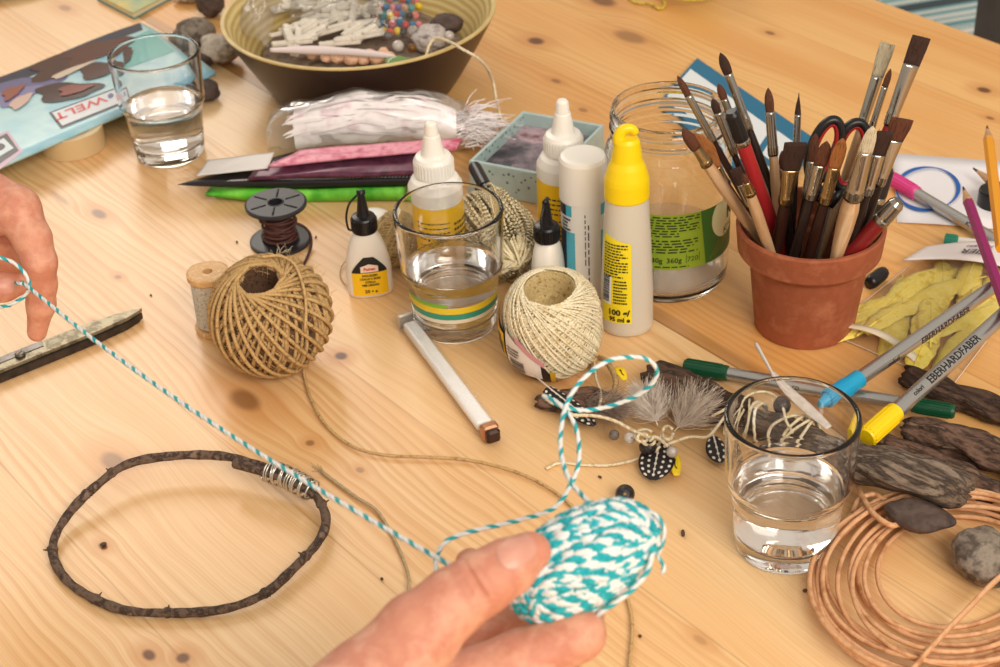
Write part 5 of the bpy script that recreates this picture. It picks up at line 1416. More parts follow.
for k in range(46):
    c = bcol[[0, 1, 0, 3, 4, 5, 6, 2, 1, 0, 7, 3][k % 12]]
    row = k // 8; px = 368 + (k % 8) * 6.4 + (row % 2) * 3 + r.uniform(-1, 1) + (8 - row) * .4; py = 32 - row * 8.2 + r.uniform(-1.5, 1.5)
    if row == 0: c = bcol[[7, 7, 2, 1, 2, 7, 5, 3][k % 8]]
    b = inbowl(px, py, .058 + .006 * math.sin(PI * (k % 8) / 7))
    if c[0] not in bm:
        o = MB().lathe([(.0008, .0030), (.0021, .0027), (.0033, .0014), (.0036, 0), (.0033, -.0014), (.0021, -.0027), (.0008, -.0030)], 16, close=True).build('bead', mat('bead_' + c[0], c[1], .3), None); bm[c[0]] = o
    else: o = bm[c[0]].copy(); COL.objects.link(o)
    o.location = b; o.rotation_euler = (r.uniform(0, 3), r.uniform(0, 3), 0)
    tag(o, '%s round bead in the clear bag at the back of the bowl' % c[0], 'bead', '%s beads in the bowl' % c[0])
sack('clear_bag', 'clear plastic bag of coloured beads at the back of the bowl', 'plastic bag', [(364, 38, .064), (416, 38, .066), (416, -12, .070), (364, -14, .070)], 0, .012, '#ffffff', .03, 5)
PEACH = mat('pebble_peach', '#cfa184', .6, var=['#dfb79c', '#b88466'], vscale=120)
for k, (x, y) in enumerate([(338, 61), (352, 63), (364, 63), (377, 63), (389, 61), (346, 58), (358, 58), (371, 58), (384, 57), (328, 60), (315, 57)]):
    o = stone('peach coloured pebble along the front inside of the bowl', x, y + 2, (r.uniform(.0055, .0072), r.uniform(.0048, .006), .0048), PEACH, k + 30, z=.058, rot=r.uniform(0, 3), group='peach pebbles in the bowl', amp=.1)
    o.name = 'pebble'; o['category'] = 'pebble'
# heap under the loose things so that they rest on something
b = np.array([BW[0], BW[1], 0])
q = MB().lathe([(0, .0062), (.060, .0066), (.068, .0085), (.094, .030), (.093, .035), (.05, .037), (0, .037)], 40)
q.map(lambda p: (p[0] * .93, p[1] * .93, p[2] + (.004 * hash3(np.array(p) * 60, 1.0) if p[2] > .033 else 0)))
o = q.build('paper_filling', mat('filling_brown', '#6b574a', .9, var=['#8f7c6c', '#43352d'], vscale=50, bump=.6, bscale=200), None, loc=b)
tag(o, 'brown crumpled filling at the bottom of the bowl', 'filling', kind='stuff')
P = [at(x, y, z) for x, y, z in ((270, 50, .076), (300, 50, .074), (335, 51, .073), (372, 54, .072), (404, 58, .071))]; b = P[2]
o = MB().tube(spline(P, 40) - b, np.interp(np.linspace(0, 1, 40), [0, .3, .8, 1], [.0020, .0042, .0030, .0006]), 10, flat=.6).build('white_quill', mat('quill_lilac', '#dfd4d8', .55), None, loc=b); tag(o, 'white quill lying across the front of the bowl', 'quill')
P = [at(x, y, .070) for x, y in ((384, 57), (412, 57), (408, 63), (386, 65))]; b = sum(P) / 4
o = MB().slab(lambda u, v: q4([p - b for p in P], u, v) + np.array([0, 0, .004 * math.sin(PI * u) * math.sin(PI * v)]), 10, 8, .003).build('glass_pebble', mat('pebble_green', '#6f8f57', .2), None, loc=b); tag(o, 'flat green glass pebble near the front rim inside the bowl', 'pebble')
for k, (x, y, rr_, nm, m_) in enumerate([(398, 46, .0052, 'white shiny bead beside the peach pebbles in the bowl', BEADG), (413, 31, .0050, 'white shiny bead above the shell lump in the bowl', BEADG), (449, 36, .0046, 'white shiny bead at the right inside of the bowl', BEADG), (388, 36, .0042, 'clear grey bead under the coloured beads in the bowl', BEADS), (412, 48, .0040, 'dark amber bead beside the shell lump in the bowl', mat('bead_amber', '#6d4a1c', .2))]):
    bead(nm, x, y, rr_, m_, .060)
LAV = mat('shell_grey', '#a39a98', .7, var=['#c4bcb8', '#74686a'], vscale=120, bump=.6, bscale=400)
o = stone('lumpy grey-lavender shell piece at the right inside of the bowl', 430, 50, (.014, .012, .012), LAV, 51, z=.052, amp=.22); o.name = 'shell'; o['category'] = 'shell'; del o['group']
o = stone('dark brown nut shell at the right inside of the bowl', 447, 34, (.015, .012, .009), STB, 52, z=.056, amp=.1); o.name = 'nut_shell'; o['category'] = 'nut shell'; del o['group']
P = [at(*p) for p in ((426, 57, .074), (429, 46, .082), (436, 38, .088), (450, 42, .091), (462, 49, .0925), (476, 57, .086), (487, 68, .068), (493, 82, .046), (496, 98, .022), (499, 112, .006), (502, 124, .0013), (500, 136, .0013))]
b = np.array([P[-1][0], P[-1][1], 0]); o = MB().tube(spline(P, 120) - b, .0013, 7, lobes=3, lobe=.2, pitch=.007).build('cream_string', YARN, None, loc=b); tag(o, 'cream string hanging out of the bowl over its right rim onto the table', 'string')

at = _at
# ------------------------------------------------------------------ bag of white feathers, stack of flat bags
c0, c1 = at(270, 157), at(474, 147); d = c1 - c0; Lb = np.linalg.norm(d); d /= Lb; sd = np.array([-d[1], d[0], 0]); b = (c0 + c1) / 2
t = thing('feather_bag', 'long clear bag of white feathers lying in front of the bowl', 'bag of feathers', b)
def pil(u, v, k=1.0, seed=0):
    a = 2 * PI * v; e = (max(0, math.sin(PI * (.015 + .97 * u))) ** .17)
    w = .019 * k * (.8 + .2 * e); h = .0265 * k * e
    x = (u - .5) * Lb * (.98 if k == 1 else .9)
    wr = 1 + .10 * hash3((u * 9 + seed, 2 * math.cos(a), 2 * math.sin(a)), 1.0) + .05 * hash3((u * 26 + seed, 5 * math.cos(a), 5 * math.sin(a)), 1.0)
    return d * x + sd * w * math.cos(a) * wr + np.array([0, 0, max(.0006, .0278 * e + h * math.sin(a) * wr)])
MB().grid(lambda u, v: pil(u, v), 60, 40, cv=True).build('clear_film', film('feather_film', '#ffffff', .45, .06, .14), t)
PLU = mat('plume_white', '#f6f0f2', .8, var=['#fbf8f9', '#ead6df'], vscale=60)
m = MB()
m.grid(lambda u, v: pil(.10 + .87 * u, v, .70, 0), 40, 26, cv=True)
for k in range(150):
    u0, a = r.uniform(.03, .7), r.uniform(0.0, PI); l = r.uniform(.15, .34); w = r.uniform(.002, .0045); a1 = a + r.uniform(-.5, .5)
    kq = r.uniform(.74, .90)
    def S(u, v): 
        uu = u0 + l * u; aa = a + (a1 - a) * u + (v - .5) * w / .02 * math.sin(PI * min(1, u + .08)) 
        return pil(min(.985, uu), aa / (2 * PI), kq, 0)
    m.grid(S, 10, 3)
o = m.build('white_plumes', PLU, None, loc=b); tag(o, 'white and pale pink feathers packed in the long clear bag', 'feathers', kind='stuff')
m = MB()
for k in range(150):
    p0 = d * Lb * r.uniform(.42, .48) + sd * r.uniform(-.018, .018) + np.array([0, 0, r.uniform(.008, .026)])
    q = d * r.uniform(.012, .045) + sd * r.uniform(-.022, .026) + np.array([0, 0, r.uniform(-.012, .012)])
    P = spline([p0, p0 + q * .5 + np.array([0, 0, .004]), p0 + q], 7); P[:, 2] = np.maximum(P[:, 2], .001)
    m.tube(P, np.linspace(.0007, .0002, 7), 4, caps=False)
o = m.build('feather_tuft', PLU, None, loc=b); tag(o, 'wispy white feather ends sticking out of the right end of the clear bag', 'feathers', kind='stuff')

def flat_bag(name, label, cat, pts, m, th, bend=0.0, seed=0, amp=.002, extra=None, nu=24, nv=10):
    P = [at(*p) for p in pts]; b = sum(P) / 4; b = np.array([b[0], b[1], 0]); cs = [p - b for p in P]
    t_ = thing(name, label, cat, b)
    fn = lambda u, v, dz=0.0: q4(cs, u, v) + np.array([0, 0, bend * math.sin(PI * u) + amp * hash3((u * 6 + seed, v * 4, seed), 1.0) * math.sin(PI * min(1, .15 + u)) + dz])
    MB().slab(lambda u, v: fn(u, v), nu, nv, th).build('bag_body', m, t_)
    return t_, fn
GRN = mat('felt_green', '#54c22a', .45, var=['#7fd94a', '#3ba01f'], vscale=30)
BLK = mat('foil_black', '#1d1a1f', .3); PUR = mat('foil_plum', '#4a2036', .28, .2, var=['#6b3850', '#301524'], vscale=60); PNK = mat('foil_pink', '#d7728e', .4, var=['#e8a0b2', '#c04f70'], vscale=70)
# corners: front left, front right, back right, back left
flat_bag('flat_bag', 'bright green flat bag at the bottom of the stack behind the black spool', 'bag', [(205, 194, .0085), (402, 190, .0110), (415, 160, .0110), (225, 166, .0085)], GRN, lambda u, v: .0015 + .0075 * min(1, u * 3.5), .0005, 1)
t_, fn = flat_bag('flat_bag', 'black flat bag with a white notched edge and long pointed left end', 'bag', [(178, 184, .0170), (432, 178, .0190), (440, 150, .0190), (300, 150, .0185)], BLK, lambda u, v: .0006 + .0062 * min(1, u * 2.2) ** .8, .0, 2, .0006)
m = MB()
for k in range(56):
    u0 = .18 + .80 * k / 56; m.add([fn(u0, .03, .0004), fn(u0 + .008, .03, .0004), fn(u0 + .008, .085, .0004), fn(u0, .085, .0004)], [[0, 1, 2, 3]])
m.build('notched_edge', mat('edge_white', '#e3dde0', .5), t_, smooth=False)
flat_bag('flat_bag', 'shiny plum coloured flat bag between the black and the pink one', 'bag', [(248, 178, .0225), (440, 172, .0245), (442, 148, .026), (262, 160, .0235)], PUR, .0025, .0005, 3, .0012)
flat_bag('flat_bag', 'crinkled pink flat bag on top of the stack with a pointed right end', 'bag', [(268, 165, .0285), (456, 148, .0310), (462, 138, .0320), (300, 150, .0290)], PNK, .0022, .001, 4, .0014)
flat_bag('paper_slip', 'white printed paper slip sticking out at the left of the stack', 'paper', [(196, 176, .0195), (268, 168, .0245), (274, 152, .0265), (208, 160, .0205)], mat('slip_white', '#d9d5d2', .55), .0006, .0, 5, .0006)

# ------------------------------------------------------------------ magazine, tape, stones, book, yarn
Mg = [at(-70, 196, .0235), at(216, 72, .0190), at(141, 23, .0060), at(-70, 102, .0090)]; b = sum(Mg) / 4; b = np.array([b[0], b[1], 0]); cm = [p - b for p in Mg]
t = thing('magazine', 'glossy light blue picture magazine propped on a roll of tape at the upper left', 'magazine', b)
def mg(u, v, dz=0.0): return q4(cm, u, v) + np.array([0, 0, .004 * math.sin(PI * v) + .0015 * math.sin(7 * u + 2) * v + dz])
def muv(px, py):
    u, v = .5, .5
    for _ in range(30):
        f0 = project(mg(u, v) + b); e = np.array([px, py]) - f0
        J = np.stack([(project(mg(u + .001, v) + b) - f0) / .001, (project(mg(u, v + .001) + b) - f0) / .001], 1)
        s = np.linalg.solve(J, e); u += s[0]; v += s[1]
    return u, v
MB().slab(lambda u, v: mg(u, v), 30, 14, .0030).build('cover', mat('cover_blue', '#9fd0df', .3, var=['#bce0e6', '#86bfd8'], vscale=14), t)
def patch(name, quad, m_, dz, par, nu=6, nv=6, wob=0.0, oval=False):
    U = [muv(*p) for p in quad]
    def f(u, v):
        if oval:
            a = 2 * PI * u; k = v * (1 + wob * math.sin(3 * a + 1) + wob * .6 * math.sin(5 * a)); uu, vv = .5 + .5 * k * math.cos(a), .5 + .5 * k * math.sin(a)
        else: uu, vv = u, v
        x = (1 - uu) * (1 - vv) * np.array(U[0]) + uu * (1 - vv) * np.array(U[1]) + uu * vv * np.array(U[2]) + (1 - uu) * vv * np.array(U[3])
        return mg(x[0], x[1], dz)
    return MB().grid(f, 26 if oval else nu, 5 if oval else nv, cu=oval).build(name, m_, par)
patch('dark_border', [(-30, 99), (143, 30), (140, 23), (-30, 87)], mat('cover_navy', '#232a44', .3), .0003, t, 30, 3)
patch('sky_band', [(112, 72), (178, 50), (150, 30), (118, 44)], mat('cover_teal', '#74bdbb', .3), .0003, t)
PIC = [((-10, 100), (60, 92), (62, 70), (-10, 84), '#6f7099', .15), ((-5, 112), (40, 96), (42, 82), (-5, 92), '#8987b2', .1),
       ((22, 84), (100, 70), (98, 44), (34, 62), '#4d2b24', .22), ((60, 70), (128, 52), (124, 34), (66, 52), '#5d3428', .2), ((34, 104), (100, 98), (98, 80), (36, 86), '#3f201b', .16),
       ((78, 82), (116, 76), (116, 60), (82, 66), '#4d2922', .12), ((116, 66), (130, 60), (128, 44), (115, 50), '#4a2a24', .1), ((50, 84), (94, 64), (96, 60), (52, 76), '#dccbb8', .1), ((12, 114), (34, 100), (30, 92), (8, 104), '#d9b9ae', .1), ((56, 98), (92, 92), (90, 84), (60, 88), '#8c4c42', .2), ((2, 104), (24, 94), (22, 84), (2, 92), '#9a5c50', .2)]
pic = None
for k, (a, b_, c, d_, colr, wob) in enumerate(PIC):
    pic = patch('printed_figure', [a, b_, c, d_], mat('print_' + colr[1:], colr, .25, var=colr, vscale=20), .0005 + .00012 * k, t, oval=True, wob=wob)
bx = patch('title_box', [(61, 129), (126, 103), (116, 88), (49, 113)], mat('title_black', '#26262c', .3), .0005, t)
patch('title_field', [(62.5, 126.5), (122, 103), (114.5, 90.5), (52, 113.5)], mat('title_white', '#d6dbe2', .35), .0008, bx)
Ua, Ub = np.array(muv(112, 101.5)), np.array(muv(60, 121.5)); ex_ = (Ub - Ua); pa, pb_ = mg(*Ua), mg(*Ub); Lw = np.linalg.norm(pb_ - pa)
upd = np.array(muv(66, 127)) - np.array(muv(58, 112.5)); Lu = np.linalg.norm(mg(*muv(66, 127)) - mg(*muv(58, 112.5)))
base0 = np.array(muv(104, 96.5))
def wl_(x, y):
    q = base0 + ex_ * (x / Lw) + upd * (y / Lu); return mg(q[0], q[1], .0011)
text_mb('WELT', .0195, 'LEFT', wl_, bold=.0003).build('lettering', mat('title_red', '#d5352f', .4), bx)
patch('title_dot', [(108.5, 100), (114.5, 98), (113, 93.5), (107.5, 95.5)], mat('dot_blue', '#2b3f86', .3), .0012, bx, oval=True)
e0 = patch('badge_border', [(-8, 176), (23, 152), (8, 131), (-8, 138)], mat('badge_rose', '#c9a7bd', .3), .0005, t)
patch('badge_frame', [(-8, 170), (19, 151), (7, 134), (-8, 141)], mat('badge_black', '#1e1b1f', .3), .0007, e0)
patch('badge_field', [(-8, 162), (14, 149), (4, 139), (-8, 145)], mat('badge_pale', '#cfdde4', .3), .0009, e0)
patch('badge_mark', [(-8, 155), (8, 149), (2, 143), (-8, 147)], mat('badge_black', '#1e1b1f'), .0011, e0, oval=True)

b = at(74, 147); t = thing('tape_roll', 'roll of beige tape under the lower edge of the magazine', 'tape', b)
MB().lathe([(.019, .0005), (.0262, 0), (.0268, .0006), (.0268, .0185), (.0262, .0190), (.019, .0186)], 56, close=True).build('tape', mat('tape_beige', '#cdb489', .35, sss=.1), t, angle=40)
MB().lathe([(.0172, .0004), (.0191, .0004), (.0191, .0188), (.0172, .0188)], 48, close=True).build('cardboard_core', mat('cardboard', '#b08e63', .8), t, angle=40)

stone('squarish grey-brown stone with a pale top left of the bowl, behind the glass', 194, 47, (.0200, .0165, .0145), STG, 11, rot=.4)
stone('pale lumpy stone leaning against the left side of the bowl', 221, 63, (.0200, .0150, .0135), STP, 12, rot=-.2)
stone('dark brown stone under the right corner of the magazine', 204, 100, (.0150, .0140, .0085), STB, 13, rot=.2)
stone('dark stone between the magazine corner and the pale lumpy stone', 200, 68, (.013, .011, .008), STB, 14)
stone('small dark stone at the top edge left of the bowl', 213, 16, (.014, .013, .014), STB, 15)
stone('pale flat stone at the top edge beside the small dark stone', 190, 2, (.016, .010, .006), STP, 16)
pk = [at(133, 13, .007), at(172, -8, .007), at(140, -30, .007), at(96, -6, .007)]; b = sum(pk) / 4; b = np.array([b[0], b[1], 0])
t = thing('book', 'small yellow-green book at the top left edge of the picture', 'book', b)
cs3 = [p - b for p in pk]
MB().slab(lambda u, v: q4(cs3, u, v), 3, 3, .0012).build('cover', mat('book_yellow', '#d9b94a', .4, var='#7ea07c', vscale=30), t, smooth=False)
MB().slab(lambda u, v: q4(cs3, .02 + .96 * u, .02 + .96 * v) - np.array([0, 0, .0012]), 3, 3, .0046).build('pages', mat('book_pages', '#d9cfae', .8), t, smooth=False)
MB().slab(lambda u, v: q4(cs3, u, v) - np.array([0, 0, .0058]), 3, 3, .0011).build('back_cover', mat('book_teal', '#3f7f86', .4), t, smooth=False)
b = at(6, -8); o = MB().lathe([(0, 0), (.04, 0), (.07, .004), (.085, .010), (.0855, .0115), (.084, .0115), (.069, .006), (.04, .0022), (0, .002)], 56).build('plate', mat('plate_olive', '#4a4a2c', .4, var='#5f5a3a', vscale=40), None, loc=b + np.array([-.02, .055, 0])); tag(o, 'olive plate rim at the top left corner', 'plate')
b = at(690, 2); t = thing('yarn_ball', 'ball of yellow yarn at the top edge of the table', 'ball of yarn', b + np.array([0, .030, 0]))
YY = mat('yellow_yarn', '#c9b02c', .85, var=['#ddc957', '#a38c1c'], vscale=200)
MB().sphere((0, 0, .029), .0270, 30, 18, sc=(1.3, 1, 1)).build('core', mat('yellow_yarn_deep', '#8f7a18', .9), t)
m = MB()
for k in range(46):
    q = frame(np.array([r.gauss(0, 1), r.gauss(0, 1), r.gauss(0, 1)])); a = np.linspace(0, 2 * PI, 60, endpoint=False); l = r.uniform(.94, 1.05)
    P = (np.stack([np.cos(a), np.sin(a), 0 * a], 1) @ q.T) * .0280 * l * np.array([1.3, 1, 1]) + np.array([0, 0, .0295]); P[:, 2] = np.maximum(P[:, 2], .0014)
    m.tube(P, .0014, 6, closed=True, lobes=3, lobe=.2, pitch=.007)
m.build('winding', YY, t)
P = spline([at(x, y, z) for x, y, z in ((625, -6, .002), (634, 2, .0015), (650, 4, .003), (660, 9, .0015), (665, 4, .002), (661, -4, .006), (670, -3, .012), (690, 0, .010), (715, -2, .008))], 90) - b - np.array([0, .030, 0])
MB().tube(P, .0013, 6, lobes=3, lobe=.2, pitch=.007).build('loose_end', YY, t)

# ------------------------------------------------------------------ past the far edge of the table: a bench with a striped cushion, a chair
c_ = at_dist(985, -8, 2.20)
hh = c_[2] + .74 - .05
t = thing('stool', 'dark wooden stool past the far edge of the table', 'stool', (c_[0], c_[1], -.74), .25)
DW = mat('stool_dark', '#2a2019', .5, var='#3a2c22', vscale=20)
MB().box((0, 0, hh - .02), (.30, .30, .04), bev=.004).build('seat', DW, t, smooth=False)
for sx in (-.115, .115):
    for sy in (-.115, .115): MB().box((sx, sy, (hh - .04) / 2), (.04, .04, hh - .04), bev=.004).build('leg', DW, t, smooth=False)
def stripes():
    m = mat('cushion_stripes', '#9fb4b4', .9); nt = m.node_tree; b = nt.nodes['Principled BSDF']
    tc = nt.nodes.new('ShaderNodeTexCoord'); s = nt.nodes.new('ShaderNodeSeparateXYZ'); nt.links.new(tc.outputs['Object'], s.inputs[0])
    n = nt.nodes.new('ShaderNodeTexNoise'); n.noise_dimensions = '1D'; n.inputs['Scale'].default_value = 34; n.inputs['Detail'].default_value = 1
    nt.links.new(s.outputs[1], n.inputs['W']); rp = nt.nodes.new('ShaderNodeValToRGB'); cr = rp.color_ramp; cr.interpolation = 'CONSTANT'
    cr.elements[0].position = 0; cr.elements[0].color = lin('3d4a50'); cr.elements[1].position = .42; cr.elements[1].color = lin('6f9aa0')
    for ps, c in ((.50, 'c3c9c6'), (.56, '7fa6a8'), (.63, 'd5d2cc')): e = cr.elements.new(ps); e.color = lin(c)
    nt.links.new(n.outputs['Fac'], rp.inputs[0]); nt.links.new(rp.outputs[0], b.inputs['Base Color']); return m
ob = MB().box((0, 0, .026), (.30, .30, .05), bev=.012).build('cushion', stripes(), None, loc=(c_[0], c_[1], hh - .74)); ob.rotation_euler = (0, 0, .25)
tag(ob, 'striped blue-grey cushion on the dark stool past the table edge', 'cushion')
q = at_dist(987, 16, 1.80)
t = thing('chair', 'grey-brown chair back at the top right corner', 'chair', (q[0], q[1], -.74), -1.25)
CG = mat('chair_grey', '#5d5753', .6, var='#6d6762', vscale=20)
MB().box((.20, .0, q[2] + .74), (.42, .035, .30), bev=.014).build('backrest', CG, t)
MB().box((.20, .22, .45), (.44, .44, .05), bev=.015).build('seat', CG, t)
for sx in (.02, .38):
    for sy in (.02, .40): MB().box((sx, sy, .2125), (.035, .035, .425), bev=.004).build('leg', CG, t, smooth=False)
    MB().box((sx, 0, (q[2] + .74 + .47) / 2 - .04), (.03, .028, q[2] + .74 - .47 - .08), bev=.004).build('back_post', CG, t, smooth=False)
# ------------------------------------------------------------------ hands
def surface_nets(f, org, h):
    s = f < 0
    nx, ny, nz = f.shape
    cnt = np.zeros((nx - 1, ny - 1, nz - 1), np.int32); acc = np.zeros((nx - 1, ny - 1, nz - 1, 3), np.float32)
    for ax in range(3):
        o1, o2 = [a for a in range(3) if a != ax]
        A = [slice(None)] * 3; B = [slice(None)] * 3; A[ax] = slice(0, -1); B[ax] = slice(1, None)
        fa, fb = f[tuple(A)], f[tuple(B)]; cr = (fa < 0) != (fb < 0)
        with np.errstate(divide='ignore', invalid='ignore'): t = np.where(cr, fa / (fa - fb), 0)
        for i in (0, 1):
            for j in (0, 1):
                sl = [slice(None)] * 3; sl[o1] = slice(i, f.shape[o1] - 1 + i); sl[o2] = slice(j, f.shape[o2] - 1 + j)
                c = cr[tuple(sl)]; tt = t[tuple(sl)]
                cnt += c
                acc[..., ax] += np.where(c, tt, 0); acc[..., o1] += np.where(c, i, 0); acc[..., o2] += np.where(c, j, 0)
    act = cnt > 0; idx = -np.ones(act.shape, np.int64); idx[act] = np.arange(act.sum())
    pos = np.argwhere(act).astype(np.float64) + acc[act] / cnt[act][:, None]
    V = pos * h + org; Q = []
    for ax in range(3):
        o1, o2 = (ax + 1) % 3, (ax + 2) % 3
        A = [slice(1, -1)] * 3; B = [slice(1, -1)] * 3; A[ax] = slice(0, -1); B[ax] = slice(1, None)
        sa, sb_ = s[tuple(A)], s[tuple(B)]
        w = np.argwhere(sa != sb_); flip = sa[tuple(w.T)]
        off = np.ones(3, int); off[ax] = 0; c = w + off
        def cell(d1, d2):
            q = c.copy(); q[:, o1] -= d1; q[:, o2] -= d2; return idx[tuple(q.T)]
        q = np.stack([cell(1, 1), cell(0, 1), cell(0, 0), cell(1, 0)], 1)
        q[~flip] = q[~flip][:, ::-1]; Q.append(q)
    return V, np.concatenate(Q)

def hand_mesh(chains, h=.00095, creases=(), smooth=3):
    "chains: (blend radius, [(point, radius), ...]) -> one continuous skin"
    allp = np.array([p for k, c in chains for p, r_ in c]); allr = np.array([r_ for k, c in chains for p, r_ in c])
    lo = (allp - allr[:, None]).min(0) - .004; hi = (allp + allr[:, None]).max(0) + .004
    n = np.ceil((hi - lo) / h).astype(int) + 1
    g = np.stack(np.meshgrid(*[lo[k] + h * np.arange(n[k]) for k in range(3)], indexing='ij'), -1).astype(np.float32)
    def smin(a, b, k):
        hh = np.clip(.5 + .5 * (b - a) / k, 0, 1); return b + (a - b) * hh - k * hh * (1 - hh)
    F = None
    for k, c in chains:
        d = None
        for (a, ra), (b, rb) in zip(c[:-1], c[1:]):
            a = np.asarray(a, np.float32); ba = np.asarray(b, np.float32) - a; pa = g - a
            t = np.clip((pa @ ba) / float(ba @ ba), 0, 1); tt = t * t * (3 - 2 * t) * .35 + t * .65
            e = np.sqrt(((pa - t[..., None] * ba) ** 2).sum(-1)) - (ra + (rb - ra) * tt)
            d = e if d is None else smin(d, e, .004)
        F = d if F is None else smin(F, d, k)
    for p, dr, w, dep, rad in creases:
        p = np.asarray(p, np.float32); dr = np.asarray(dr, np.float32); dr /= np.linalg.norm(dr); q = g - p; s = q @ dr
        F = F + dep * np.exp(-(s / w) ** 2) * np.exp(-((q ** 2).sum(-1)) / rad ** 2)
    V, Q = surface_nets(F.astype(np.float32), lo, h)
    e = np.concatenate([Q[:, [0, 1]], Q[:, [1, 2]], Q[:, [2, 3]], Q[:, [3, 0]]]); deg = np.bincount(e.ravel(), minlength=len(V)).astype(float)
    for _ in range(smooth):
        S = np.zeros_like(V)
        for k in range(3): S[:, k] = np.bincount(e[:, 0], V[e[:, 1], k], len(V)) + np.bincount(e[:, 1], V[e[:, 0], k], len(V))
        V = V + .5 * (S / deg[:, None] - V)
    return V, Q.tolist()

def skin_material():
    m = mat('skin', '#cd9076', .5, var=['#c4826b', '#d69f85', '#c98870'], vscale=45, bump=.25, bscale=1400, sss=.35, detail=5)
    return m
SKIN = skin_material(); NAIL = mat('nail', '#c48775', .38, var='#d39e8c', vscale=60, sss=.2)

def J(px, py, dist, rpx): return (at_dist(px, py, dist), rpx * dist / FPX)

def nail_patch(o, parent, c, dirpx, hl, hw, base):
    "nail plate laid on the skin around pixel c, along dirpx"
    from mathutils.bvhtree import BVHTree
    me = o.data; bv = BVHTree.FromPolygons([Vector(v.co) + Vector(base) for v in me.vertices], [tuple(p.vertices) for p in me.polygons])
    d = np.array(dirpx, float); d /= np.linalg.norm(d); s = np.array([-d[1], d[0]])
    def S(u, v):
        a, b = 2 * u - 1, 2 * v - 1
        b2 = b * math.sqrt(max(0, 1 - .45 * a * a)); a2 = a * math.sqrt(max(0, 1 - .35 * b * b))
        q = np.array(c) + d * hl * a2 + s * hw * b2
        ry = at_dist(q[0], q[1], 1.0) - CAM; ry /= np.linalg.norm(ry)
        hit, nn, _, _ = bv.ray_cast(Vector(CAM), Vector(ry))
        p = np.array(hit) if hit is not None else at_dist(q[0], q[1], .63)
        return p - ry * (.00055 - .0003 * (a * a + b * b) * .5) - np.array(base)
    return MB().grid(S, 14, 14).build('nail', NAIL, parent)

# right hand at the lower edge, thumb on the twine ball
RH = [(.006, [J(190, 860, .560, 70), J(300, 752, .592, 64), J(368, 694, .612, 54), J(418, 634, .622, 41), J(452, 603, .624, 33.5), J(482, 583, .624, 31), J(508, 567, .626, 27.5), J(531, 552, .630, 20.5)]),
      (.010, [J(290, 790, .605, 62), J(365, 750, .640, 56), J(420, 716, .660, 50)]),
      (.012, [J(320, 810, .625, 58), J(400, 790, .665, 58), J(455, 775, .690, 46)]),
      (.006, [J(380, 720, .668, 50), J(440, 668, .682, 40), J(490, 636, .696, 30), J(530, 616, .704, 22)]),
      (.005, [J(395, 716, .650, 46), J(452, 690, .652, 36), J(520, 662, .652, 31), J(577, 634, .654, 27), J(580, 610, .668, 23), J(566, 575, .690, 20), J(549, 541, .700, 16)]),
      (.004, [J(425, 745, .680, 40), J(500, 716, .684, 31), J(560, 690, .690, 27), J(540, 640, .714, 22), J(500, 592, .716, 19), J(470, 563, .706, 15)]),
      (.004, [J(440, 785, .695, 36), J(520, 752, .705, 29), J(560, 722, .712, 25), J(530, 680, .732, 21), J(505, 655, .735, 17)]),
      (.004, [J(430, 820, .690, 32), J(500, 800, .705, 25), J(540, 775, .718, 21), J(520, 740, .733, 17)])]
def dirv(a, b): return at_dist(*b) - at_dist(*a)
td = dirv((452, 603, .624), (508, 567, .626))
CRS = [(at_dist(476, 582, .605), td, .0010, .0030, .013), (at_dist(484, 577, .605), td, .0009, .0013, .010), (at_dist(468, 588, .605), td, .0008, .0007, .009), (at_dist(446, 603, .603), td, .0010, .0005, .010)]
base = at_dist(420, 660, .63)
V, Q = hand_mesh(RH, h=.00078, creases=CRS, smooth=2)
t = thing('hand', 'right hand coming from the lower edge, thumb pressing the turquoise and white twine ball', 'hand', base)
ho = MB().add(V - base, Q).build('skin', SKIN, t)
nail_patch(ho, t, (517, 551), (36, -23), 20, 15.5, base)

# left hand at the left edge, pinching the twine
LH = [(.006, [J(-190, 150, .93, 46), J(-120, 170, .925, 48), J(-60, 195, .92, 44), J(-10, 205, .915, 30)]),
      (.010, [J(-120, 215, .94, 44), J(-60, 230, .945, 36)]),
      (.007, [J(-30, 196, .915, 30), J(16, 210, .910, 24), J(32, 238, .908, 18.5), J(39, 262, .910, 17), J(41, 284, .918, 15), J(41, 304, .924, 13.6), J(37, 332, .932, 10)]),
      (.003, [J(-60, 215, .93, 30), J(-8, 236, .938, 22), J(10, 256, .948, 20), J(6, 280, .958, 16), J(-12, 296, .965, 12)]),
      (.003, [J(-75, 225, .945, 28), J(-35, 252, .955, 18), J(-28, 275, .965, 15.5), J(-42, 292, .97, 13), J(-56, 298, .975, 10)]),
      (.003, [J(-90, 235, .955, 24), J(-62, 262, .965, 15), J(-58, 282, .972, 13), J(-70, 294, .978, 9)]),
      (.004, [J(-140, 232, .92, 36), J(-85, 262, .905, 26), J(-40, 281, .900, 18), J(-15, 287, .902, 16), J(4, 287, .905, 14), J(19, 285, .909, 10.5)])]
base = at_dist(0, 240, .92)
fd = dirv((36, 240, .908), (41, 288, .918))
V, Q = hand_mesh(LH, creases=[(at_dist(44, 264, .895), fd, .0008, .0008, .009), (at_dist(42, 258, .895), fd, .0008, .0006, .009), (at_dist(40, 306, .912), fd, .0007, .0006, .008)])
t2 = thing('hand', 'left hand at the left edge pinching the blue and white twine between thumb and index', 'hand', base)
hl = MB().add(V - base, Q).build('skin', SKIN, t2)
nail_patch(hl, t2, (6, 286), (20, -1), 9, 8, base)

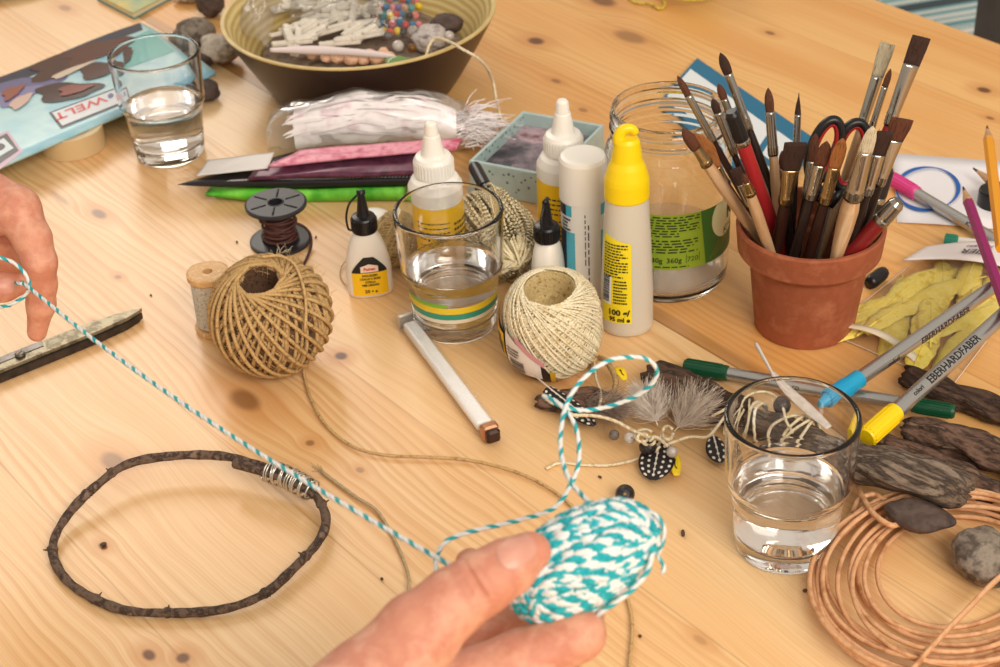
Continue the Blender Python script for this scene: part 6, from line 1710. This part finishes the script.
# ------------------------------------------------------------------ turquoise and white twine
TQ = mat('twine_turquoise', '#0f98a6', .75, var=['#22adb6', '#0a8291'], vscale=400); TW = mat('twine_white', '#e6e6e4', .8, var='#d3dadb', vscale=400)
CO8 = [0, 0, 1, 1, 1, 1, 0, 0]
tc_ = at_dist(582, 560, .660)
axd = dirv((510, 606, .652), (655, 519, .664)); axd /= np.linalg.norm(axd)
view = (CAM - tc_) / np.linalg.norm(CAM - tc_); fz = np.cross(axd, view); fz /= np.linalg.norm(fz); fy = np.cross(fz, axd)
t = thing('twine_ball', 'oblong ball of turquoise and white twine held in the right hand', 'ball of twine', tc_)
la, lb_, lc = .0335, .0198, .0195
q = MB().sphere((0, 0, 0), 1, 34, 20); q.v = [np.stack([p[0] * la * .93 * axd + p[1] * lb_ * .90 * fy + p[2] * lc * .90 * fz for p in q.v[0]])]
q.build('core', TQ, t)
m = MB(); r = random.Random(17)
for k in range(84):
    ph = PI * k * .618034 * 1.0; al = r.gauss(0, .22); al2 = r.uniform(-.12, .12)
    e1 = np.array([math.cos(al), math.sin(al) * math.cos(ph + PI / 2), math.sin(al) * math.sin(ph + PI / 2)]); e2 = np.array([0, math.cos(ph), math.sin(ph)])
    e2 = e2 - e1 * (e1 @ e2); e2 /= np.linalg.norm(e2)
    off = np.cross(e1, e2) * r.uniform(-.55, .55)
    a = np.linspace(0, 2 * PI, 120, endpoint=False) + r.uniform(0, 6.28); kk = math.sqrt(1 - off @ off)
    D = kk * (np.cos(a)[:, None] * e1 + np.sin(a)[:, None] * e2) + off
    lay = .90 + .08 * (k / 84) + r.uniform(-.03, .03)
    P = lay * (D[:, :1] * la * axd + D[:, 1:2] * lb_ * fy + D[:, 2:] * lc * fz)
    m.tube(P, .0018, 8, closed=True, lobes=2, lobe=.22, pitch=r.uniform(.0075, .0115), cols=CO8)
m.build('winding', [TQ, TW], t)
m = MB()
CO3 = [0, 0, 1, 1, 1, 1, 1, 0]
def twine(mb, pts, base, r_=.00112, pitch=.0098, n=None):
    P = spline(pts, 40); L_ = length(P); P = spline(pts, n or int(L_ / .0011)) - base
    return mb.tube(P, r_, 8, lobes=2, lobe=.13, pitch=pitch, cols=CO3)
twine(m, [at_dist(x, y, d) for x, y, d in ((640, 512, .664), (655, 514, .662), (664, 528, .662), (662, 545, .664), (658, 556, .667), (664, 566, .668), (662, 574, .668))], tc_, .0009)
twine(m, [at_dist(x, y, d) for x, y, d in ((652, 552, .650), (648, 570, .648), (634, 588, .648), (616, 602, .648), (600, 613, .650), (592, 624, .655))], tc_, .0011)
m.build('loose_loops', [TQ, TW], t)
b = at(300, 484)
p_l, p_r = at_dist(27, 286, .886), at_dist(462, 572, .645)
pts = [at_dist(16, 283, .893), at_dist(22, 284, .888)]
for k in range(9):
    f = k / 8.0; x = 27 + (462 - 27) * f; y = 286 + (572 - 286) * f + 60 * f * (1 - f) * (1.35 - .7 * f)
    pts.append(at_dist(x, y, 1 / (1 / .886 + (1 / .645 - 1 / .886) * f)))
o = twine(MB(), pts, b).build('twine', [TQ, TW], None, loc=b)
tag(o, 'taut turquoise and white twine stretched between both hands across the twig ring', 'twine')
b = at_dist(20, 285, .905)
o = twine(MB(), [at_dist(x, y, d) for x, y, d in ((-30, 262, .885), (-8, 257, .882), (10, 261, .882), (22, 270, .884), (29, 282, .886), (27, 293, .889), (16, 302, .891), (0, 307, .895), (-20, 306, .905))], b, .0011).build('twine', [TQ, TW], None, loc=b)
tag(o, 'turquoise and white twine looped round the thumb of the left hand', 'twine')
b = at_dist(570, 450, .72)
LOOP = [(446, 606, .668), (439, 584, .690), (436, 560, .70), (446, 542, .70), (470, 532, .705), (520, 520, .715), (554, 508, .725), (571, 484, .735), (579, 460, .742), (576, 428, .75), (562, 406, .755), (544, 396, .762), (554, 403, .768), (578, 410, .772), (602, 408, .772), (630, 399, .768), (650, 386, .762), (657, 372, .757), (650, 361, .752), (634, 357, .746), (608, 361, .74), (584, 378, .733), (568, 401, .725), (561, 430, .715), (562, 458, .703), (571, 482, .69), (588, 501, .677), (600, 512, .669), (614, 518, .662)]
o = twine(MB(), [at_dist(*q) for q in LOOP], b, .00108, n=640).build('twine', [TQ, TW], None, loc=b)
tag(o, 'turquoise and white twine rising in an open loop behind the right hand', 'twine')
